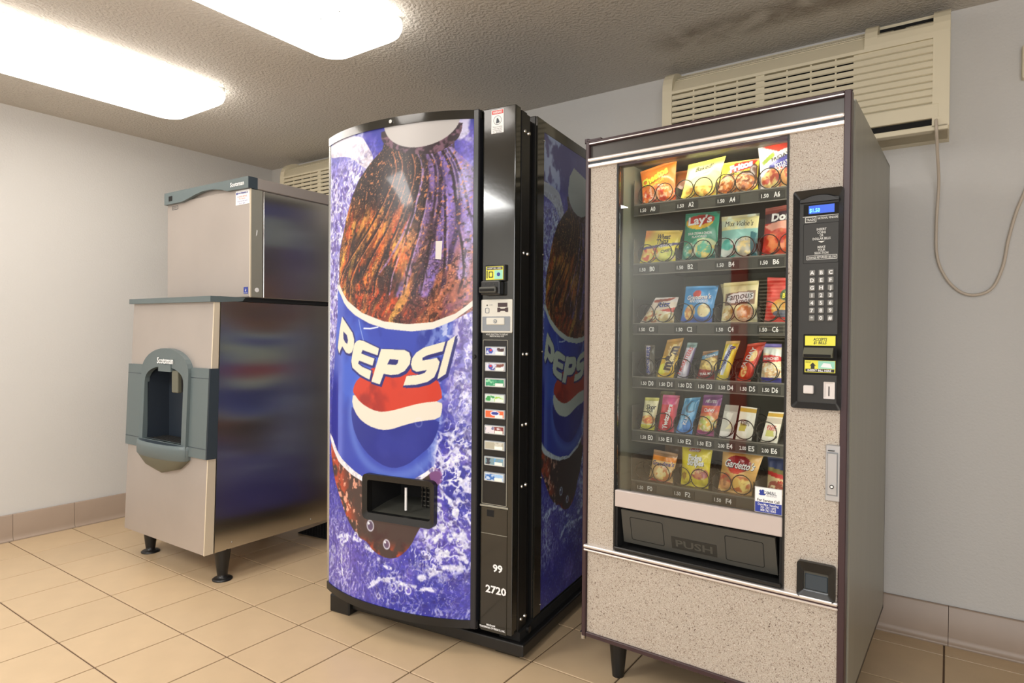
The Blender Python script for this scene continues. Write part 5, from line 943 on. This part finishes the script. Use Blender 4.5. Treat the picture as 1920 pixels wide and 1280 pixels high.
snackitem('pastry_packet', 'silvery white pastry packet left of the two gold-topped ones', 'pastry', [(.428, .966), (.470, .966), (.456, .863), (.412, .863)], [('fill', (206, 206, 196)), ('band', .80, 1.2, (170, 170, 160), 0), ('band', -.1, .2, (240, 236, 232), 0), ('poly', [(.2, .7), (.5, .4), (.7, .75), (.3, .78)], (238, 238, 228)), ('poly', [(.3, .25), (.8, .3), (.7, .5)], (236, 230, 190))], thick=.016, box=True, grp='pastry packets on the fifth shelf', sd=32, **V)
snackitem('pastry_packet', 'gold-topped white pastry packet beside the silvery one on the fifth shelf', 'pastry', [(.478, .966), (.527, .963), (.514, .863), (.466, .863)], PT+[('poly', [(.1, .26), (.5, .26), (.55, .46), (.14, .5)], (200, 190, 90))], [('POP', .42, .55, .008, 'maroon', dict(w=.022)), ('TARTS', .44, .47, .008, 'maroon', dict(w=.026))], thick=.030, box=True, grp='pastry packets on the fifth shelf', sd=33, **V)
snackitem('pastry_packet', 'gold-topped white pastry packet at the right end of the fifth shelf', 'pastry', [(.560, .955), (.603, .955), (.588, .862), (.540, .863)], PT+[('band', .62, .8, (206, 196, 180), 0), ('poly', [(.2, .2), (.7, .2), (.6, .4), (.2, .4)], (206, 206, 120))], [('POP', .45, .52, .008, 'red', dict(w=.024)), ('TARTS', .47, .44, .008, 'red', dict(w=.028))], thick=.022, box=True, grp='pastry packets on the fifth shelf', sd=34, **V)
snackitem('snack_bag', 'orange and cream cookie bag at the left end of the bottom shelf', 'snack', [(.186, .796), (.272, .790), (.258, .692), (.172, .692)], [('fill', (236, 196, 136)), ('band', .82, 1.2, (160, 120, 80), -.1), ('band', .70, .84, (240, 150, 60), 0), ('food', .62, .30, .32, .26, [(236, 206, 130), (244, 226, 170), (206, 130, 70)], 82, 3), ('band', -.1, .06, (170, 60, 50), .1)], [("Grandma's", .52, .62, .014, 'blue', dict(w=.078, rot=.03, shear=.2, bold=.02))], grp=Gb, sd=35, thick=.03)
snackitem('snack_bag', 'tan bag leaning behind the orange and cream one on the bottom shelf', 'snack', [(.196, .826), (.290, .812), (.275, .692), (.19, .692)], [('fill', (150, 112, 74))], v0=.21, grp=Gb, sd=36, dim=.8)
snackitem('snack_bag', 'bright yellow striped cookie bag on the bottom shelf', 'snack', [(.285, .822), (.388, .826), (.378, .692), (.286, .692)], [('fill', (232, 214, 62)), ('noise', (206, 190, 50), 4, 84, .5), ('food', .70, .34, .28, .14, [(206, 130, 90), (240, 220, 150), (180, 80, 90)], 86, 5), ('food', .2, .3, .16, .16, [(214, 190, 40), (240, 220, 80), (160, 120, 40)], 88, 4), ('ell', .45, .90, .2, .045, (190, 60, 60))], [('Keebler', .45, .90, .008, 'white', dict(w=.034)), ('Fudge', .50, .73, .017, 'white', dict(w=.046, bold=.05, shadow='tag')), ('Stripes', .53, .61, .017, 'white', dict(w=.056, bold=.05, shadow='tag'))], grp=Gb, sd=37, thick=.034)
snackitem('snack_bag', 'large tan bag with a dark red oval and white script on the bottom shelf', 'snack', [(.420, .828), (.545, .822), (.512, .690), (.408, .692)], [('fill', (224, 176, 104)), ('noise', (236, 196, 130), 4, 90, .5), ('ell', .48, .70, .33, .19, (150, 36, 44)), ('poly', [(.2, .58), (.72, .66), (.60, .50), (.35, .46)], (206, 60, 46), 1), ('food', .62, .24, .3, .2, [(236, 190, 100), (244, 216, 130), (200, 110, 60)], 92, 4), ('food', .18, .26, .2, .2, [(206, 80, 60), (236, 170, 110), (180, 120, 80)], 94, 5)], [('Gardetto\'s', .52, .69, .022, 'white', dict(w=.090, rot=-.02, shear=.25, bold=.02, shadow='tag'))], grp=Gb, sd=38, thick=.038)
snackitem('snack_bag', 'blue-topped snack bag partly behind the service sticker on the bottom shelf', 'snack', [(.555, .820), (.650, .822), (.650, .692), (.556, .692)], [('fill', (220, 200, 150)), ('band', .66, 1.2, (36, 52, 96), 0), ('band', .56, .70, (120, 110, 60), .1), ('band', .50, .60, (186, 46, 44), .12), ('food', .4, .25, .5, .2, [(236, 224, 180), (214, 190, 130), (160, 70, 60)], 96, 4)], [('Munchies', .7, .45, .010, 'red', dict(w=.06, rot=.1))], grp=Gb, sd=39, thick=.034)
#PART5
